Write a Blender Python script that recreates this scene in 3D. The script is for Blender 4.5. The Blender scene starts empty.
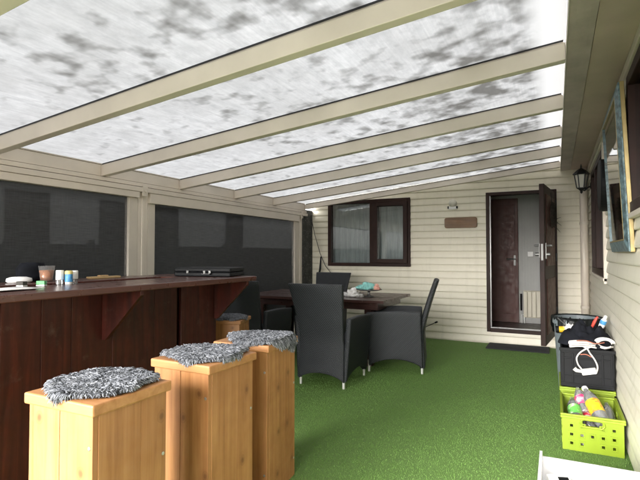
import bpy, bmesh, math, random
import numpy as np
from mathutils import Vector, Matrix, noise as mnoise
random.seed(7); np.random.seed(7)
R_ = math.radians; PI = math.pi
sc = bpy.context.scene; COL = sc.collection
ORIGIN = {}

# ------------------------------------------------------------------ helpers
class MB:
    """collects geometry for ONE mesh object"""
    def __init__(s): s.v = []; s.f = []; s.tone = None
    def add(s, vs, fs, M=None):
        n = len(s.v)
        s.v += [tuple(M @ Vector(p)) if M else tuple(p) for p in vs]
        s.f += [tuple(i + n for i in f) for f in fs]
        return s
    def box(s, x0, x1, y0, y1, z0, z1, M=None):
        return s.add([(x0,y0,z0),(x1,y0,z0),(x1,y1,z0),(x0,y1,z0),(x0,y0,z1),(x1,y0,z1),(x1,y1,z1),(x0,y1,z1)],
                     [(3,2,1,0),(4,5,6,7),(0,1,5,4),(1,2,6,5),(2,3,7,6),(3,0,4,7)], M)
    def prism(s, poly, ext, M=None):
        """poly: list of 3-D points, ext: extrusion vector"""
        n = len(poly); e = Vector(ext)
        vs = [Vector(p) for p in poly] + [Vector(p) + e for p in poly]
        fs = [tuple(range(n))[::-1], tuple(range(n, 2*n))] + [(i, (i+1) % n, (i+1) % n + n, i + n) for i in range(n)]
        return s.add(vs, fs, M)
    def tube(s, path, r, n=8, M=None, cap=True):
        path = [Vector(p) for p in path]; rs = r if isinstance(r, (list, tuple)) else [r]*len(path)
        vs = []; fs = []; up = None
        for i, p in enumerate(path):
            d = (path[min(i+1, len(path)-1)] - path[max(i-1, 0)]).normalized()
            if up is None:
                up = Vector((0,0,1)) if abs(d.z) < .9 else Vector((1,0,0))
            a = (up - d*up.dot(d)).normalized(); b = d.cross(a); up = a
            for k in range(n):
                t = 2*PI*k/n; vs.append(p + a*math.cos(t)*rs[i] + b*math.sin(t)*rs[i])
        for i in range(len(path)-1):
            for k in range(n):
                fs.append((i*n+k, i*n+(k+1) % n, (i+1)*n+(k+1) % n, (i+1)*n+k))
        if cap: fs += [tuple(range(n))[::-1], tuple(range((len(path)-1)*n, len(path)*n))]
        return s.add(vs, fs, M)
    def lathe(s, prof, n=24, M=None, cap=True):
        """prof: (radius, z) pairs around local z"""
        vs = []; fs = []
        for r, z in prof:
            for k in range(n):
                t = 2*PI*k/n; vs.append((r*math.cos(t), r*math.sin(t), z))
        for i in range(len(prof)-1):
            for k in range(n): fs.append((i*n+k, i*n+(k+1) % n, (i+1)*n+(k+1) % n, (i+1)*n+k))
        if cap: fs += [tuple(range(n))[::-1], tuple(range((len(prof)-1)*n, len(prof)*n))]
        return s.add(vs, fs, M)
    def slab(s, nu, nv, front, back, M=None):
        """closed slab between two (u,v) surfaces"""
        vs = [front(i/nu, j/nv) for j in range(nv+1) for i in range(nu+1)] + [back(i/nu, j/nv) for j in range(nv+1) for i in range(nu+1)]
        N = (nu+1)*(nv+1); q = lambda i, j: j*(nu+1)+i; fs = []
        for j in range(nv):
            for i in range(nu):
                fs.append((q(i,j), q(i+1,j), q(i+1,j+1), q(i,j+1)))
                fs.append((N+q(i,j+1), N+q(i+1,j+1), N+q(i+1,j), N+q(i,j)))
        for i in range(nu):
            fs.append((q(i+1,0), q(i,0), N+q(i,0), N+q(i+1,0))); fs.append((q(i,nv), q(i+1,nv), N+q(i+1,nv), N+q(i,nv)))
        for j in range(nv):
            fs.append((q(0,j), q(0,j+1), N+q(0,j+1), N+q(0,j))); fs.append((q(nu,j+1), q(nu,j), N+q(nu,j), N+q(nu,j+1)))
        return s.add(vs, fs, M)
    def build(s, name, mat, parent=None, bevel=0, smooth=False, seg=2, subsurf=0):
        o0 = ORIGIN.get(parent, Vector((0,0,0)))
        me = bpy.data.meshes.new(name)
        me.from_pydata([tuple(Vector(p) - o0) for p in s.v], [], s.f)
        bm = bmesh.new(); bm.from_mesh(me); bmesh.ops.recalc_face_normals(bm, faces=bm.faces)
        bm.to_mesh(me); bm.free()
        if s.tone is not None:
            at = me.attributes.new('tone', 'FLOAT', 'POINT'); at.data.foreach_set('value', s.tone)
        me.materials.append(mat)
        if smooth: me.polygons.foreach_set('use_smooth', [True]*len(me.polygons))
        o = bpy.data.objects.new(name, me); COL.objects.link(o)
        if parent: o.parent = parent; ORIGIN[o] = o0
        if bevel:
            m = o.modifiers.new('bevel', 'BEVEL'); m.width = bevel; m.segments = seg; m.limit_method = 'ANGLE'; m.angle_limit = R_(40)
            m.harden_normals = False
        if subsurf:
            m = o.modifiers.new('sub', 'SUBSURF'); m.levels = subsurf; m.render_levels = subsurf
        return o

def tag(o, label=None, cat=None, group=None, kind=None):
    if label: o['label'] = label
    if cat: o['category'] = cat
    if group: o['group'] = group
    if kind: o['kind'] = kind
    return o
def thing(name, label, cat, loc=(0,0,0), group=None, local=False):
    o = bpy.data.objects.new(name, None); COL.objects.link(o); o.empty_display_size = .1
    o.location = loc; ORIGIN[o] = Vector((0,0,0)) if local else Vector(loc)
    return tag(o, label, cat, group)
def dup(root, loc, rz, label):
    r = root.copy(); COL.objects.link(r); r.location = loc; r.rotation_euler = (0,0,rz); r['label'] = label
    for ch in list(root.children):
        c = ch.copy(); COL.objects.link(c); c.parent = r
        for g in list(ch.children):
            d = g.copy(); COL.objects.link(d); d.parent = c
    return r
def TM(loc, rz=0, rx=0, ry=0):
    return Matrix.Translation(loc) @ Matrix.Rotation(rz,4,'Z') @ Matrix.Rotation(ry,4,'Y') @ Matrix.Rotation(rx,4,'X')

# ------------------------------------------------------------------ materials
def newmat(name):
    m = bpy.data.materials.new(name); m.use_nodes = True
    nt = m.node_tree; return m, nt, nt.nodes, nt.links, nt.nodes['Principled BSDF']
def coords(N, L, scale=(1,1,1), rnd=True):
    tc = N.new('ShaderNodeTexCoord'); mp = N.new('ShaderNodeMapping'); mp.inputs['Scale'].default_value = scale
    if rnd:
        oi = N.new('ShaderNodeObjectInfo'); mu = N.new('ShaderNodeVectorMath'); mu.operation = 'SCALE'
        cb = N.new('ShaderNodeCombineXYZ')
        for k in range(3): L.new(oi.outputs['Random'], cb.inputs[k])
        L.new(cb.outputs[0], mu.inputs[0]); mu.inputs['Scale'].default_value = 17.3
        ad = N.new('ShaderNodeVectorMath'); L.new(tc.outputs['Object'], ad.inputs[0]); L.new(mu.outputs[0], ad.inputs[1])
        L.new(ad.outputs[0], mp.inputs['Vector'])
    else: L.new(tc.outputs['Object'], mp.inputs['Vector'])
    return mp.outputs[0]
def noise_n(N, L, vec, scale, detail=4, rough=.55, dist=0):
    n = N.new('ShaderNodeTexNoise'); n.inputs['Scale'].default_value = scale; n.inputs['Detail'].default_value = detail
    n.inputs['Roughness'].default_value = rough; n.inputs['Distortion'].default_value = dist; L.new(vec, n.inputs['Vector']); return n.outputs['Fac']
def ramp(N, L, fac, stops):
    r = N.new('ShaderNodeValToRGB'); L.new(fac, r.inputs[0]); e = r.color_ramp.elements
    while len(e) < len(stops): e.new(.5)
    for k, (p, c) in enumerate(stops):
        e[k].position = p; e[k].color = (*c, 1) if len(c) == 3 else c
    return r.outputs[0]
def mix(N, L, fac, a, b, mode='MIX'):
    m = N.new('ShaderNodeMix'); m.data_type = 'RGBA'; m.blend_type = mode
    for sock, val in ((0, fac), (6, a), (7, b)):
        if hasattr(val, 'is_linked') or hasattr(val, 'links'): L.new(val, m.inputs[sock])
        elif sock == 0: m.inputs[0].default_value = val
        else: m.inputs[sock].default_value = (*val, 1)
    return m.outputs[2]
def bump(N, L, h, P, strength=.3, dist=.01):
    b = N.new('ShaderNodeBump'); b.inputs['Strength'].default_value = strength; b.inputs['Distance'].default_value = dist
    L.new(h, b.inputs['Height']); L.new(b.outputs[0], P.inputs['Normal'])
def G(v): return (v, v, v)

def plain(name, c, rough=.5, var=.15, sc_=8, metal=0, bmp=.08, spec=.5, coat=0):
    m, nt, N, L, P = newmat(name)
    v = coords(N, L); f = noise_n(N, L, v, sc_, 5)
    a = tuple(x*(1-var) for x in c); b = tuple(min(1, x*(1+var)) for x in c)
    L.new(ramp(N, L, f, [(.3, a), (.7, b)]), P.inputs['Base Color'])
    P.inputs['Roughness'].default_value = rough; P.inputs['Metallic'].default_value = metal
    P.inputs['Specular IOR Level'].default_value = spec; P.inputs['Coat Weight'].default_value = coat
    f2 = noise_n(N, L, v, sc_*14, 3); bump(N, L, f2, P, bmp, .002)
    return m
def wood(name, dark, mid, light, grain=(26,26,1.4), rough=.45, knots=False, dirt=0, coat=0, bmp=.15):
    m, nt, N, L, P = newmat(name)
    v = coords(N, L, grain); f = noise_n(N, L, v, 1.0, 6, .6, .6)
    c = ramp(N, L, f, [(.25, dark), (.5, mid), (.75, light)])
    v1 = coords(N, L, (1,1,1)); big = noise_n(N, L, v1, 3.5, 3)
    c = mix(N, L, ramp(N, L, big, [(.35, G(0.0)), (.7, G(.45))]), c, dark)
    if knots:
        sx = N.new('ShaderNodeSeparateXYZ'); L.new(coords(N, L, (4.4,4.4,3.6)), sx.inputs[0])
        su = N.new('ShaderNodeMath'); L.new(sx.outputs['X'], su.inputs[0]); L.new(sx.outputs['Y'], su.inputs[1])
        cb = N.new('ShaderNodeCombineXYZ'); L.new(su.outputs[0], cb.inputs['X']); L.new(sx.outputs['Z'], cb.inputs['Y'])
        wn_ = N.new('ShaderNodeTexNoise'); wn_.inputs['Scale'].default_value = 3; L.new(cb.outputs[0], wn_.inputs['Vector'])
        ws = N.new('ShaderNodeVectorMath'); ws.operation = 'MULTIPLY_ADD'; L.new(wn_.outputs['Color'], ws.inputs[0]); ws.inputs[1].default_value = (.06,.06,0); L.new(cb.outputs[0], ws.inputs[2])
        vo = N.new('ShaderNodeTexVoronoi'); vo.voronoi_dimensions = '2D'; vo.inputs['Scale'].default_value = 1.0
        vo.inputs['Randomness'].default_value = 1; L.new(ws.outputs[0], vo.inputs['Vector'])
        k = ramp(N, L, vo.outputs['Distance'], [(.022, G(.85)), (.04, G(.6)), (.06, G(.3)), (.075, G(.42)), (.09, G(.12)), (.2, G(0))])
        c = mix(N, L, k, c, tuple(x*.62 for x in dark))
    if dirt:
        dn = noise_n(N, L, v1, 9, 6, .7); c = mix(N, L, ramp(N, L, dn, [(.58, G(0)), (.78, G(dirt))]), c, (.5,.44,.38))
    L.new(c, P.inputs['Base Color']); P.inputs['Roughness'].default_value = rough; P.inputs['Coat Weight'].default_value = coat
    P.inputs['Coat Roughness'].default_value = .25
    rr = ramp(N, L, noise_n(N, L, v1, 14, 4), [(.3, G(rough*.8)), (.7, G(min(1, rough*1.3)))]); L.new(rr, P.inputs['Roughness'])
    bump(N, L, f, P, bmp, .003)
    return m

def cladding(name, c, grime):
    m, nt, N, L, P = newmat(name)
    v = coords(N, L, (1,1,1), False); big = noise_n(N, L, v, 1.3, 5, .6)
    st = noise_n(N, L, coords(N, L, (14,14,1.2), False), 1, 5, .65)
    col = mix(N, L, ramp(N, L, big, [(.35, G(0)), (.72, G(.5))]), c, tuple(x*.86 for x in c))
    col = mix(N, L, ramp(N, L, st, [(.52, G(0)), (.8, G(grime))]), col, (.30,.27,.19))
    sp = noise_n(N, L, v, 60, 3, .6); col = mix(N, L, ramp(N, L, sp, [(.70, G(0)), (.76, G(.5))]), col, (.2,.19,.13))
    L.new(col, P.inputs['Base Color']); P.inputs['Roughness'].default_value = .42
    bump(N, L, noise_n(N, L, coords(N, L, (3,3,60), False), 1, 4), P, .12, .003)
    return m

M = {}
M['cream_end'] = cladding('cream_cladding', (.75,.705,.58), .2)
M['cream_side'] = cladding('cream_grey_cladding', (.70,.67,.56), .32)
M['beige'] = plain('beige_aluminium', (.66,.59,.51), .38, .07, 3, bmp=.03)
M['beige_dark'] = plain('beige_trim', (.60,.54,.465), .4, .08, 3, bmp=.03)
M['soffit'] = plain('olive_soffit_board', (.58,.45,.41), .5, .12, 2.2)
M['flashing'] = plain('grey_flashing', (.46,.385,.365), .38, .2, 5, bmp=.3)
M['brown_frame'] = plain('dark_brown_pvc', (.024,.010,.007), .5, .25, 6, spec=.2)
M['brown_door'] = wood('brown_door_wood', (.06,.014,.009), (.082,.020,.012), (.10,.026,.016), (30,30,1.2), .5, bmp=.02)
M['seal'] = plain('grey_aluminium_strip', (.20,.20,.20), .35, .1, 8, .6)
M['bar'] = wood('red_brown_stained_boards', (.022,.0035,.0022), (.062,.010,.006), (.115,.019,.011), (22,22,1.6), .45, False, .10)
M['bar_top'] = wood('red_brown_counter', (.045,.014,.010), (.085,.027,.019), (.13,.045,.033), (26,1.5,26), .3, False, .18, .4)
M['pine'] = wood('pine_boards', (.22,.085,.026), (.36,.165,.060), (.45,.23,.092), (30,30,1.3), .5, True, .05)
M['pine_lid'] = wood('pine_lid', (.29,.125,.042), (.40,.19,.072), (.48,.25,.104), (1.5,26,26), .48, True, .05)
M['table'] = wood('table_wood', (.030,.011,.008), (.055,.020,.015), (.10,.042,.033), (1.4,22,22), .33, False, .25, .3)
M['screw'] = plain('zinc_screw', (.5,.5,.48), .35, .1, 20, .9)
M['chrome'] = plain('satin_steel', (.17,.17,.165), .45, .1, 10, .7)
M['alu_foot'] = plain('aluminium_foot', (.75,.75,.73), .35, .08, 20, .5)
M['black'] = plain('black_plastic', (.0055,.006,.007), .55, .3, 9, spec=.18)
M['black_iron'] = plain('black_paint', (.010,.010,.011), .45, .3, 12)
M['black_cloth'] = plain('black_cloth', (.008,.009,.013), .9, .4, 14, bmp=.4, spec=.2)
M['bag'] = plain('black_bin_bag', (.008,.010,.010), .42, .3, 6, bmp=.1, spec=.3)
M['white'] = plain('white_plastic', (.76,.76,.74), .4, .05, 9)
M['white_board'] = plain('white_melamine', (.74,.74,.76), .35, .04, 5)
M['paper'] = plain('white_paper', (.78,.77,.76), .8, .05, 9, bmp=.2)
M['lime'] = plain('lime_plastic', (.205,.285,.012), .42, .1, 5)
M['grey_bin'] = plain('grey_plastic', (.17,.20,.215), .42, .12, 4)
M['yellow'] = plain('yellow_plastic', (.70,.44,.02), .4, .15, 9)
M['orange'] = plain('orange_drink', (.85,.27,.03), .35, .15, 9)
M['blue'] = plain('blue_label', (.07,.28,.55), .4, .3, 40)
M['pale_yellow'] = plain('pale_yellow_cap', (.62,.52,.20), .4, .2, 40)
M['green'] = plain('green_card', (.10,.38,.14), .5, .3, 50)
M['red'] = plain('red_plastic', (.55,.05,.03), .4, .25, 30)
M['pink_label'] = plain('pink_label', (.66,.05,.17), .35, .45, 45)
M['green_label'] = plain('green_label', (.13,.50,.10), .35, .5, 55)
M['yellow_label'] = plain('yellow_label', (.82,.52,.02), .35, .3, 30)
M['teal'] = plain('teal_cloth', (.22,.50,.47), .8, .35, 30)
M['salmon'] = plain('salmon_cloth', (.60,.31,.25), .8, .3, 30)
M['tan'] = plain('tan_leather', (.50,.34,.17), .6, .2, 20)
M['grey_wall'] = plain('grey_panel', (.36,.36,.345), .5, .05, 3)
M['hall_floor'] = wood('dark_floor_boards', (.03,.018,.014), (.05,.03,.024), (.075,.046,.037), (2,22,22), .35)
M['radiator'] = plain('cream_radiator', (.60,.56,.44), .4, .05, 5)
M['plaque'] = wood('plaque_wood', (.10,.05,.022), (.17,.09,.04), (.24,.13,.065), (1.5,20,20), .5)
M['lens'] = plain('frosted_lens', (.62,.60,.52), .3, .06, 8)
M['gold'] = plain('gold_paint', (.30,.225,.09), .38, .2, 14, .35)
M['rubber'] = plain('black_rubber', (.012,.013,.015), .8, .4, 40, bmp=.5)
M['cable_white'] = plain('white_cable', (.66,.64,.60), .45, .08, 9)
M['cable_dark'] = plain('dark_cable', (.03,.028,.026), .5, .2, 9)
M['cable_brown'] = plain('brown_cable', (.30,.10,.06), .5, .2, 9)
M['twig'] = plain('dry_twig', (.035,.028,.02), .8, .4, 30)
M['dark_room'] = plain('room_wall', (.25,.24,.22), .8, .1, 3)
M['fence'] = wood('dark_fence_wood', (.03,.028,.025), (.05,.046,.04), (.075,.07,.06), (2,20,20), .8)
M['neighbour'] = plain('pale_render', (.62,.62,.60), .6, .06, 2)

def blue_frame():
    m, nt, N, L, P = newmat('blue_ornamented_frame')
    v = coords(N, L, (1,1,1)); f = noise_n(N, L, v, 28, 6, .7)
    L.new(ramp(N, L, f, [(.38, (.025,.035,.035)), (.5, (.07,.13,.155)), (.62, (.17,.25,.27)), (.74, (.38,.34,.22))]), P.inputs['Base Color'])
    P.inputs['Roughness'].default_value = .4; bump(N, L, f, P, .6, .006); return m
M['blue_frame'] = blue_frame()
def mirror_m():
    m, nt, N, L, P = newmat('mirror_glass'); P.inputs['Base Color'].default_value = (.8,.82,.82,1)
    P.inputs['Metallic'].default_value = 1; P.inputs['Roughness'].default_value = .03
    n = noise_n(N, L, coords(N, L), 4, 3); L.new(ramp(N, L, n, [(.4, G(.02)), (.8, G(.10))]), P.inputs['Roughness']); return m
M['mirror'] = mirror_m()
def speckled():
    m, nt, N, L, P = newmat('dark_speckled_board')
    v = coords(N, L); vo = N.new('ShaderNodeTexVoronoi'); vo.inputs['Scale'].default_value = 34; L.new(v, vo.inputs['Vector'])
    f = noise_n(N, L, v, 9, 5)
    c = ramp(N, L, f, [(.35, (.018,.019,.018)), (.7, (.06,.06,.055))])
    c = mix(N, L, ramp(N, L, vo.outputs['Distance'], [(.10, G(1)), (.17, G(0))]), c, (.42,.42,.38))
    L.new(c, P.inputs['Base Color']); P.inputs['Roughness'].default_value = .7; return m
M['speckled'] = speckled()

def glass(name, tint=(.86,.9,.9), refl=1.0, milky=0):
    m, nt, N, L, P = newmat(name); N.remove(P); out = N['Material Output']
    tr = N.new('ShaderNodeBsdfTransparent'); tr.inputs[0].default_value = (*tint, 1)
    gl = N.new('ShaderNodeBsdfGlossy'); gl.inputs['Roughness'].default_value = .03
    fr = N.new('ShaderNodeFresnel'); fr.inputs['IOR'].default_value = 1.55
    nz = noise_n(N, L, coords(N, L), 2.5, 2)
    mm = N.new('ShaderNodeMath'); mm.operation = 'MULTIPLY_ADD'; L.new(fr.outputs[0], mm.inputs[0]); mm.inputs[1].default_value = refl*1.6; 
    m2 = N.new('ShaderNodeMath'); m2.operation = 'MULTIPLY'; L.new(nz, m2.inputs[0]); m2.inputs[1].default_value = .04
    L.new(m2.outputs[0], mm.inputs[2])
    mx = N.new('ShaderNodeMixShader'); L.new(mm.outputs[0], mx.inputs[0]); L.new(tr.outputs[0], mx.inputs[1]); L.new(gl.outputs[0], mx.inputs[2])
    if milky:
        df = N.new('ShaderNodeBsdfDiffuse'); df.inputs[0].default_value = (.75,.76,.76,1)
        m3 = N.new('ShaderNodeMixShader'); m3.inputs[0].default_value = milky; L.new(mx.outputs[0], m3.inputs[1]); L.new(df.outputs[0], m3.inputs[2]); mx = m3
    L.new(mx.outputs[0], out.inputs[0]); return m
M['glass'] = glass('window_glass')
M['pet'] = glass('clear_bottle_plastic', (.88,.90,.90), 1.5, .16)
M['frost'] = glass('frosted_cup_plastic', (.93,.92,.90), .25, .10)
M['pet_green'] = glass('tinted_bottle_plastic', (.62,.72,.64), 1.4, .10)

def roof_m():
    """weathered translucent sheet: grime, mould blotches and leaf specks"""
    m, nt, N, L, P = newmat('translucent_roof_sheet'); N.remove(P); out = N['Material Output']
    tc = N.new('ShaderNodeTexCoord')
    def mp(scale):
        q = N.new('ShaderNodeMapping'); q.inputs['Scale'].default_value = scale; L.new(tc.outputs['Object'], q.inputs['Vector']); return q.outputs[0]
    streak = noise_n(N, L, mp((15,7,1)), 1, 7, .68)
    streak2 = noise_n(N, L, mp((75,1.2,1)), 1, 3, .6)
    cloud = noise_n(N, L, mp((2.2,2.0,1)), 1, 6, .66)
    col = ramp(N, L, streak, [(.28, (.50,.505,.515)), (.5, (.68,.685,.695)), (.72, (.80,.805,.815))])
    col = mix(N, L, ramp(N, L, streak2, [(.35, G(.42)), (.65, G(0))]), col, (.50,.52,.53))
    col = mix(N, L, ramp(N, L, cloud, [(.38, G(0)), (.75, G(.6))]), col, (.40,.40,.395))
    # blotches: clustered, denser towards the high side
    sep = N.new('ShaderNodeSeparateXYZ'); L.new(tc.outputs['Object'], sep.inputs[0])
    mr = N.new('ShaderNodeMapRange'); L.new(sep.outputs['X'], mr.inputs['Value'])
    mr.inputs['From Min'].default_value = 0; mr.inputs['From Max'].default_value = 3.3; mr.inputs['To Min'].default_value = -.135; mr.inputs['To Max'].default_value = .10
    cl = noise_n(N, L, mp((1.1,1.3,1)), 1, 2); bl = noise_n(N, L, mp((7.5,7.0,1)), 1, 2.4, .5)
    a1 = N.new('ShaderNodeMath'); a1.operation = 'MULTIPLY_ADD'; L.new(cl, a1.inputs[0]); a1.inputs[1].default_value = .42; L.new(mr.outputs[0], a1.inputs[2])
    a2 = N.new('ShaderNodeMath'); L.new(a1.outputs[0], a2.inputs[0]); L.new(bl, a2.inputs[1])
    # the strip next to the house wall was kept clean
    cs = N.new('ShaderNodeMapRange'); L.new(sep.outputs['X'], cs.inputs['Value']); cs.inputs['From Min'].default_value = 3.46; cs.inputs['From Max'].default_value = 3.56
    cs.inputs['To Min'].default_value = 0; cs.inputs['To Max'].default_value = 1
    inv = N.new('ShaderNodeMath'); inv.operation = 'SUBTRACT'; inv.inputs[0].default_value = 1; L.new(cs.outputs[0], inv.inputs[1])
    bmask = ramp(N, L, a2.outputs[0], [(.725, G(0)), (.84, G(.42)), (.98, G(.85))])
    mm = N.new('ShaderNodeMath'); mm.operation = 'MULTIPLY'; L.new(bmask, mm.inputs[0]); L.new(inv.outputs[0], mm.inputs[1])
    col = mix(N, L, mm.outputs[0], col, (.12,.115,.105))
    col = mix(N, L, cs.outputs[0], col, (.80,.805,.81))
    thru = mix(N, L, 1.0, col, G(.245), 'MULTIPLY')
    tr = N.new('ShaderNodeBsdfTranslucent'); df = N.new('ShaderNodeBsdfDiffuse'); L.new(thru, tr.inputs[0]); L.new(col, df.inputs[0])
    mx = N.new('ShaderNodeMixShader'); mx.inputs[0].default_value = .15; L.new(tr.outputs[0], mx.inputs[1]); L.new(df.outputs[0], mx.inputs[2])
    L.new(mx.outputs[0], out.inputs[0]); return m
M['roof'] = roof_m()

def screen_m():
    m, nt, N, L, P = newmat('black_screen_mesh'); out = N['Material Output']
    v = coords(N, L, (1,8,160), False); f = noise_n(N, L, v, 1, 4, .6)
    v2 = coords(N, L, (1,160,8), False); f2 = noise_n(N, L, v2, 1, 3, .6)
    c = mix(N, L, .4, ramp(N, L, f, [(.3, (.020,.021,.023)), (.7, (.075,.078,.082))]), ramp(N, L, f2, [(.3, (.02,.021,.023)), (.7, (.065,.067,.07))]))
    L.new(c, P.inputs['Base Color']); P.inputs['Roughness'].default_value = .65
    tr = N.new('ShaderNodeBsdfTransparent'); mx = N.new('ShaderNodeMixShader'); mx.inputs[0].default_value = .14
    L.new(P.outputs[0], mx.inputs[1]); L.new(tr.outputs[0], mx.inputs[2]); L.new(mx.outputs[0], out.inputs[0]); return m
M['screen'] = screen_m()

def wicker():
    m, nt, N, L, P = newmat('charcoal_wicker')
    tc = N.new('ShaderNodeTexCoord'); 
    def wv(direction, sc_):
        w = N.new('ShaderNodeTexWave'); w.bands_direction = direction; w.inputs['Scale'].default_value = sc_
        w.inputs['Distortion'].default_value = .6; w.inputs['Detail'].default_value = 1; L.new(tc.outputs['Object'], w.inputs['Vector']); return w.outputs['Fac']
    a = wv('Z', 40); b = wv('DIAGONAL', 30)
    mm = N.new('ShaderNodeMath'); mm.operation = 'MULTIPLY'; L.new(a, mm.inputs[0]); L.new(b, mm.inputs[1])
    n = noise_n(N, L, tc.outputs['Object'], 5, 4)
    c = ramp(N, L, mm.outputs[0], [(0, (.005,.006,.0075)), (.6, (.018,.022,.027)), (1, (.046,.054,.064))])
    c = mix(N, L, ramp(N, L, n, [(.35, G(0)), (.75, G(.22))]), c, (.035,.04,.045))
    L.new(c, P.inputs['Base Color']); P.inputs['Roughness'].default_value = .48
    bump(N, L, mm.outputs[0], P, .7, .005); return m
M['wicker'] = wicker()

def toned(name, stops, rough=.8, sheen=0, trans=0):
    """strand colour from the per-strand 'tone' attribute"""
    m, nt, N, L, P = newmat(name); a = N.new('ShaderNodeAttribute'); a.attribute_name = 'tone'
    L.new(ramp(N, L, a.outputs['Fac'], stops), P.inputs['Base Color']); P.inputs['Roughness'].default_value = rough
    P.inputs['Specular IOR Level'].default_value = .1; return m
M['fur'] = toned('grey_curly_fleece', [(0, (.03,.032,.038)), (.35, (.14,.148,.165)), (.7, (.29,.30,.325)), (1, (.45,.46,.485))])
M['fur_base'] = plain('fleece_backing', (.06,.063,.07), .9, .3, 30)
M['blades'] = toned('green_plastic_blades', [(0, (.098,.185,.042)), (.5, (.15,.28,.068)), (.85, (.175,.31,.085)), (1, (.21,.34,.11))], .55)
def turf_base():
    m, nt, N, L, P = newmat('green_turf_backing'); v = coords(N, L, (1,1,1), False)
    f = noise_n(N, L, v, 160, 4, .7); g = noise_n(N, L, v, 2.2, 4)
    c = ramp(N, L, f, [(.3, (.078,.14,.032)), (.55, (.135,.245,.055)), (.75, (.17,.29,.072))])
    c = mix(N, L, ramp(N, L, g, [(.4, G(0)), (.7, G(.3))]), c, (.125,.20,.06))
    L.new(c, P.inputs['Base Color']); P.inputs['Roughness'].default_value = .75; bump(N, L, f, P, .8, .01); return m
M['turf'] = turf_base()
def paving():
    m, nt, N, L, P = newmat('grey_paving'); v = coords(N, L, (1,1,1), False); f = noise_n(N, L, v, 6, 6)
    L.new(ramp(N, L, f, [(.3, (.36,.35,.33)), (.7, (.50,.49,.46))]), P.inputs['Base Color']); P.inputs['Roughness'].default_value = .85; return m
M['paving'] = paving()
def curtain_m():
    m, nt, N, L, P = newmat('net_curtain'); out = N['Material Output']
    P.inputs['Base Color'].default_value = (.66,.67,.66,1); P.inputs['Roughness'].default_value = .9
    n = noise_n(N, L, coords(N, L, (60,60,3), False), 1, 3); L.new(ramp(N, L, n, [(.3, G(.55)), (.7, G(.72))]), P.inputs['Base Color'])
    return m
M['curtain'] = curtain_m()

# ------------------------------------------------------------------ world, sun, camera
w = bpy.data.worlds.new('World'); sc.world = w; w.use_nodes = True
wn, wl = w.node_tree.nodes, w.node_tree.links
bg = wn['Background']; sky = wn.new('ShaderNodeTexSky'); sky.sky_type = 'NISHITA'; sky.sun_disc = False
SUN_EL, SUN_AZ = R_(24), R_(198)      # azimuth clockwise from +Y
sky.sun_elevation = SUN_EL; sky.sun_rotation = SUN_AZ; sky.dust_density = 4; sky.air_density = 1
hs = wn.new('ShaderNodeHueSaturation'); hs.inputs['Saturation'].default_value = .16      # overcast: a grey sky
wl.new(sky.outputs[0], hs.inputs['Color']); wl.new(hs.outputs[0], bg.inputs['Color']); bg.inputs['Strength'].default_value = .15
sl = bpy.data.lights.new('sun', 'SUN'); sl.energy = .55; sl.angle = R_(65); sl.color = (1,.965,.93)
so = bpy.data.objects.new('sun', sl); COL.objects.link(so)
sd = Vector((math.sin(SUN_AZ)*math.cos(SUN_EL), math.cos(SUN_AZ)*math.cos(SUN_EL), math.sin(SUN_EL)))
so.rotation_euler = sd.to_track_quat('Z', 'Y').to_euler()
cam = bpy.data.cameras.new('camera'); co = bpy.data.objects.new('camera', cam); COL.objects.link(co)
co.location = (0,0,1.25); co.rotation_euler = (R_(90+1.6), 0, math.atan(236/480)); cam.sensor_width = 36; cam.lens = 27.0
cam.clip_start = .05; cam.clip_end = 500; sc.camera = co
sc.view_settings.view_transform = 'Standard'; sc.view_settings.look = 'None'; sc.view_settings.gamma = 1; sc.view_settings.exposure = 2.95
sc.render.engine = 'CYCLES'; sc.cycles.use_denoising = True; sc.cycles.max_bounces = 10; sc.cycles.diffuse_bounces = 6; sc.cycles.transparent_max_bounces = 16
sc.cycles.caustics_reflective = False; sc.cycles.caustics_refractive = False; sc.cycles.sample_clamp_indirect = 6

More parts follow.
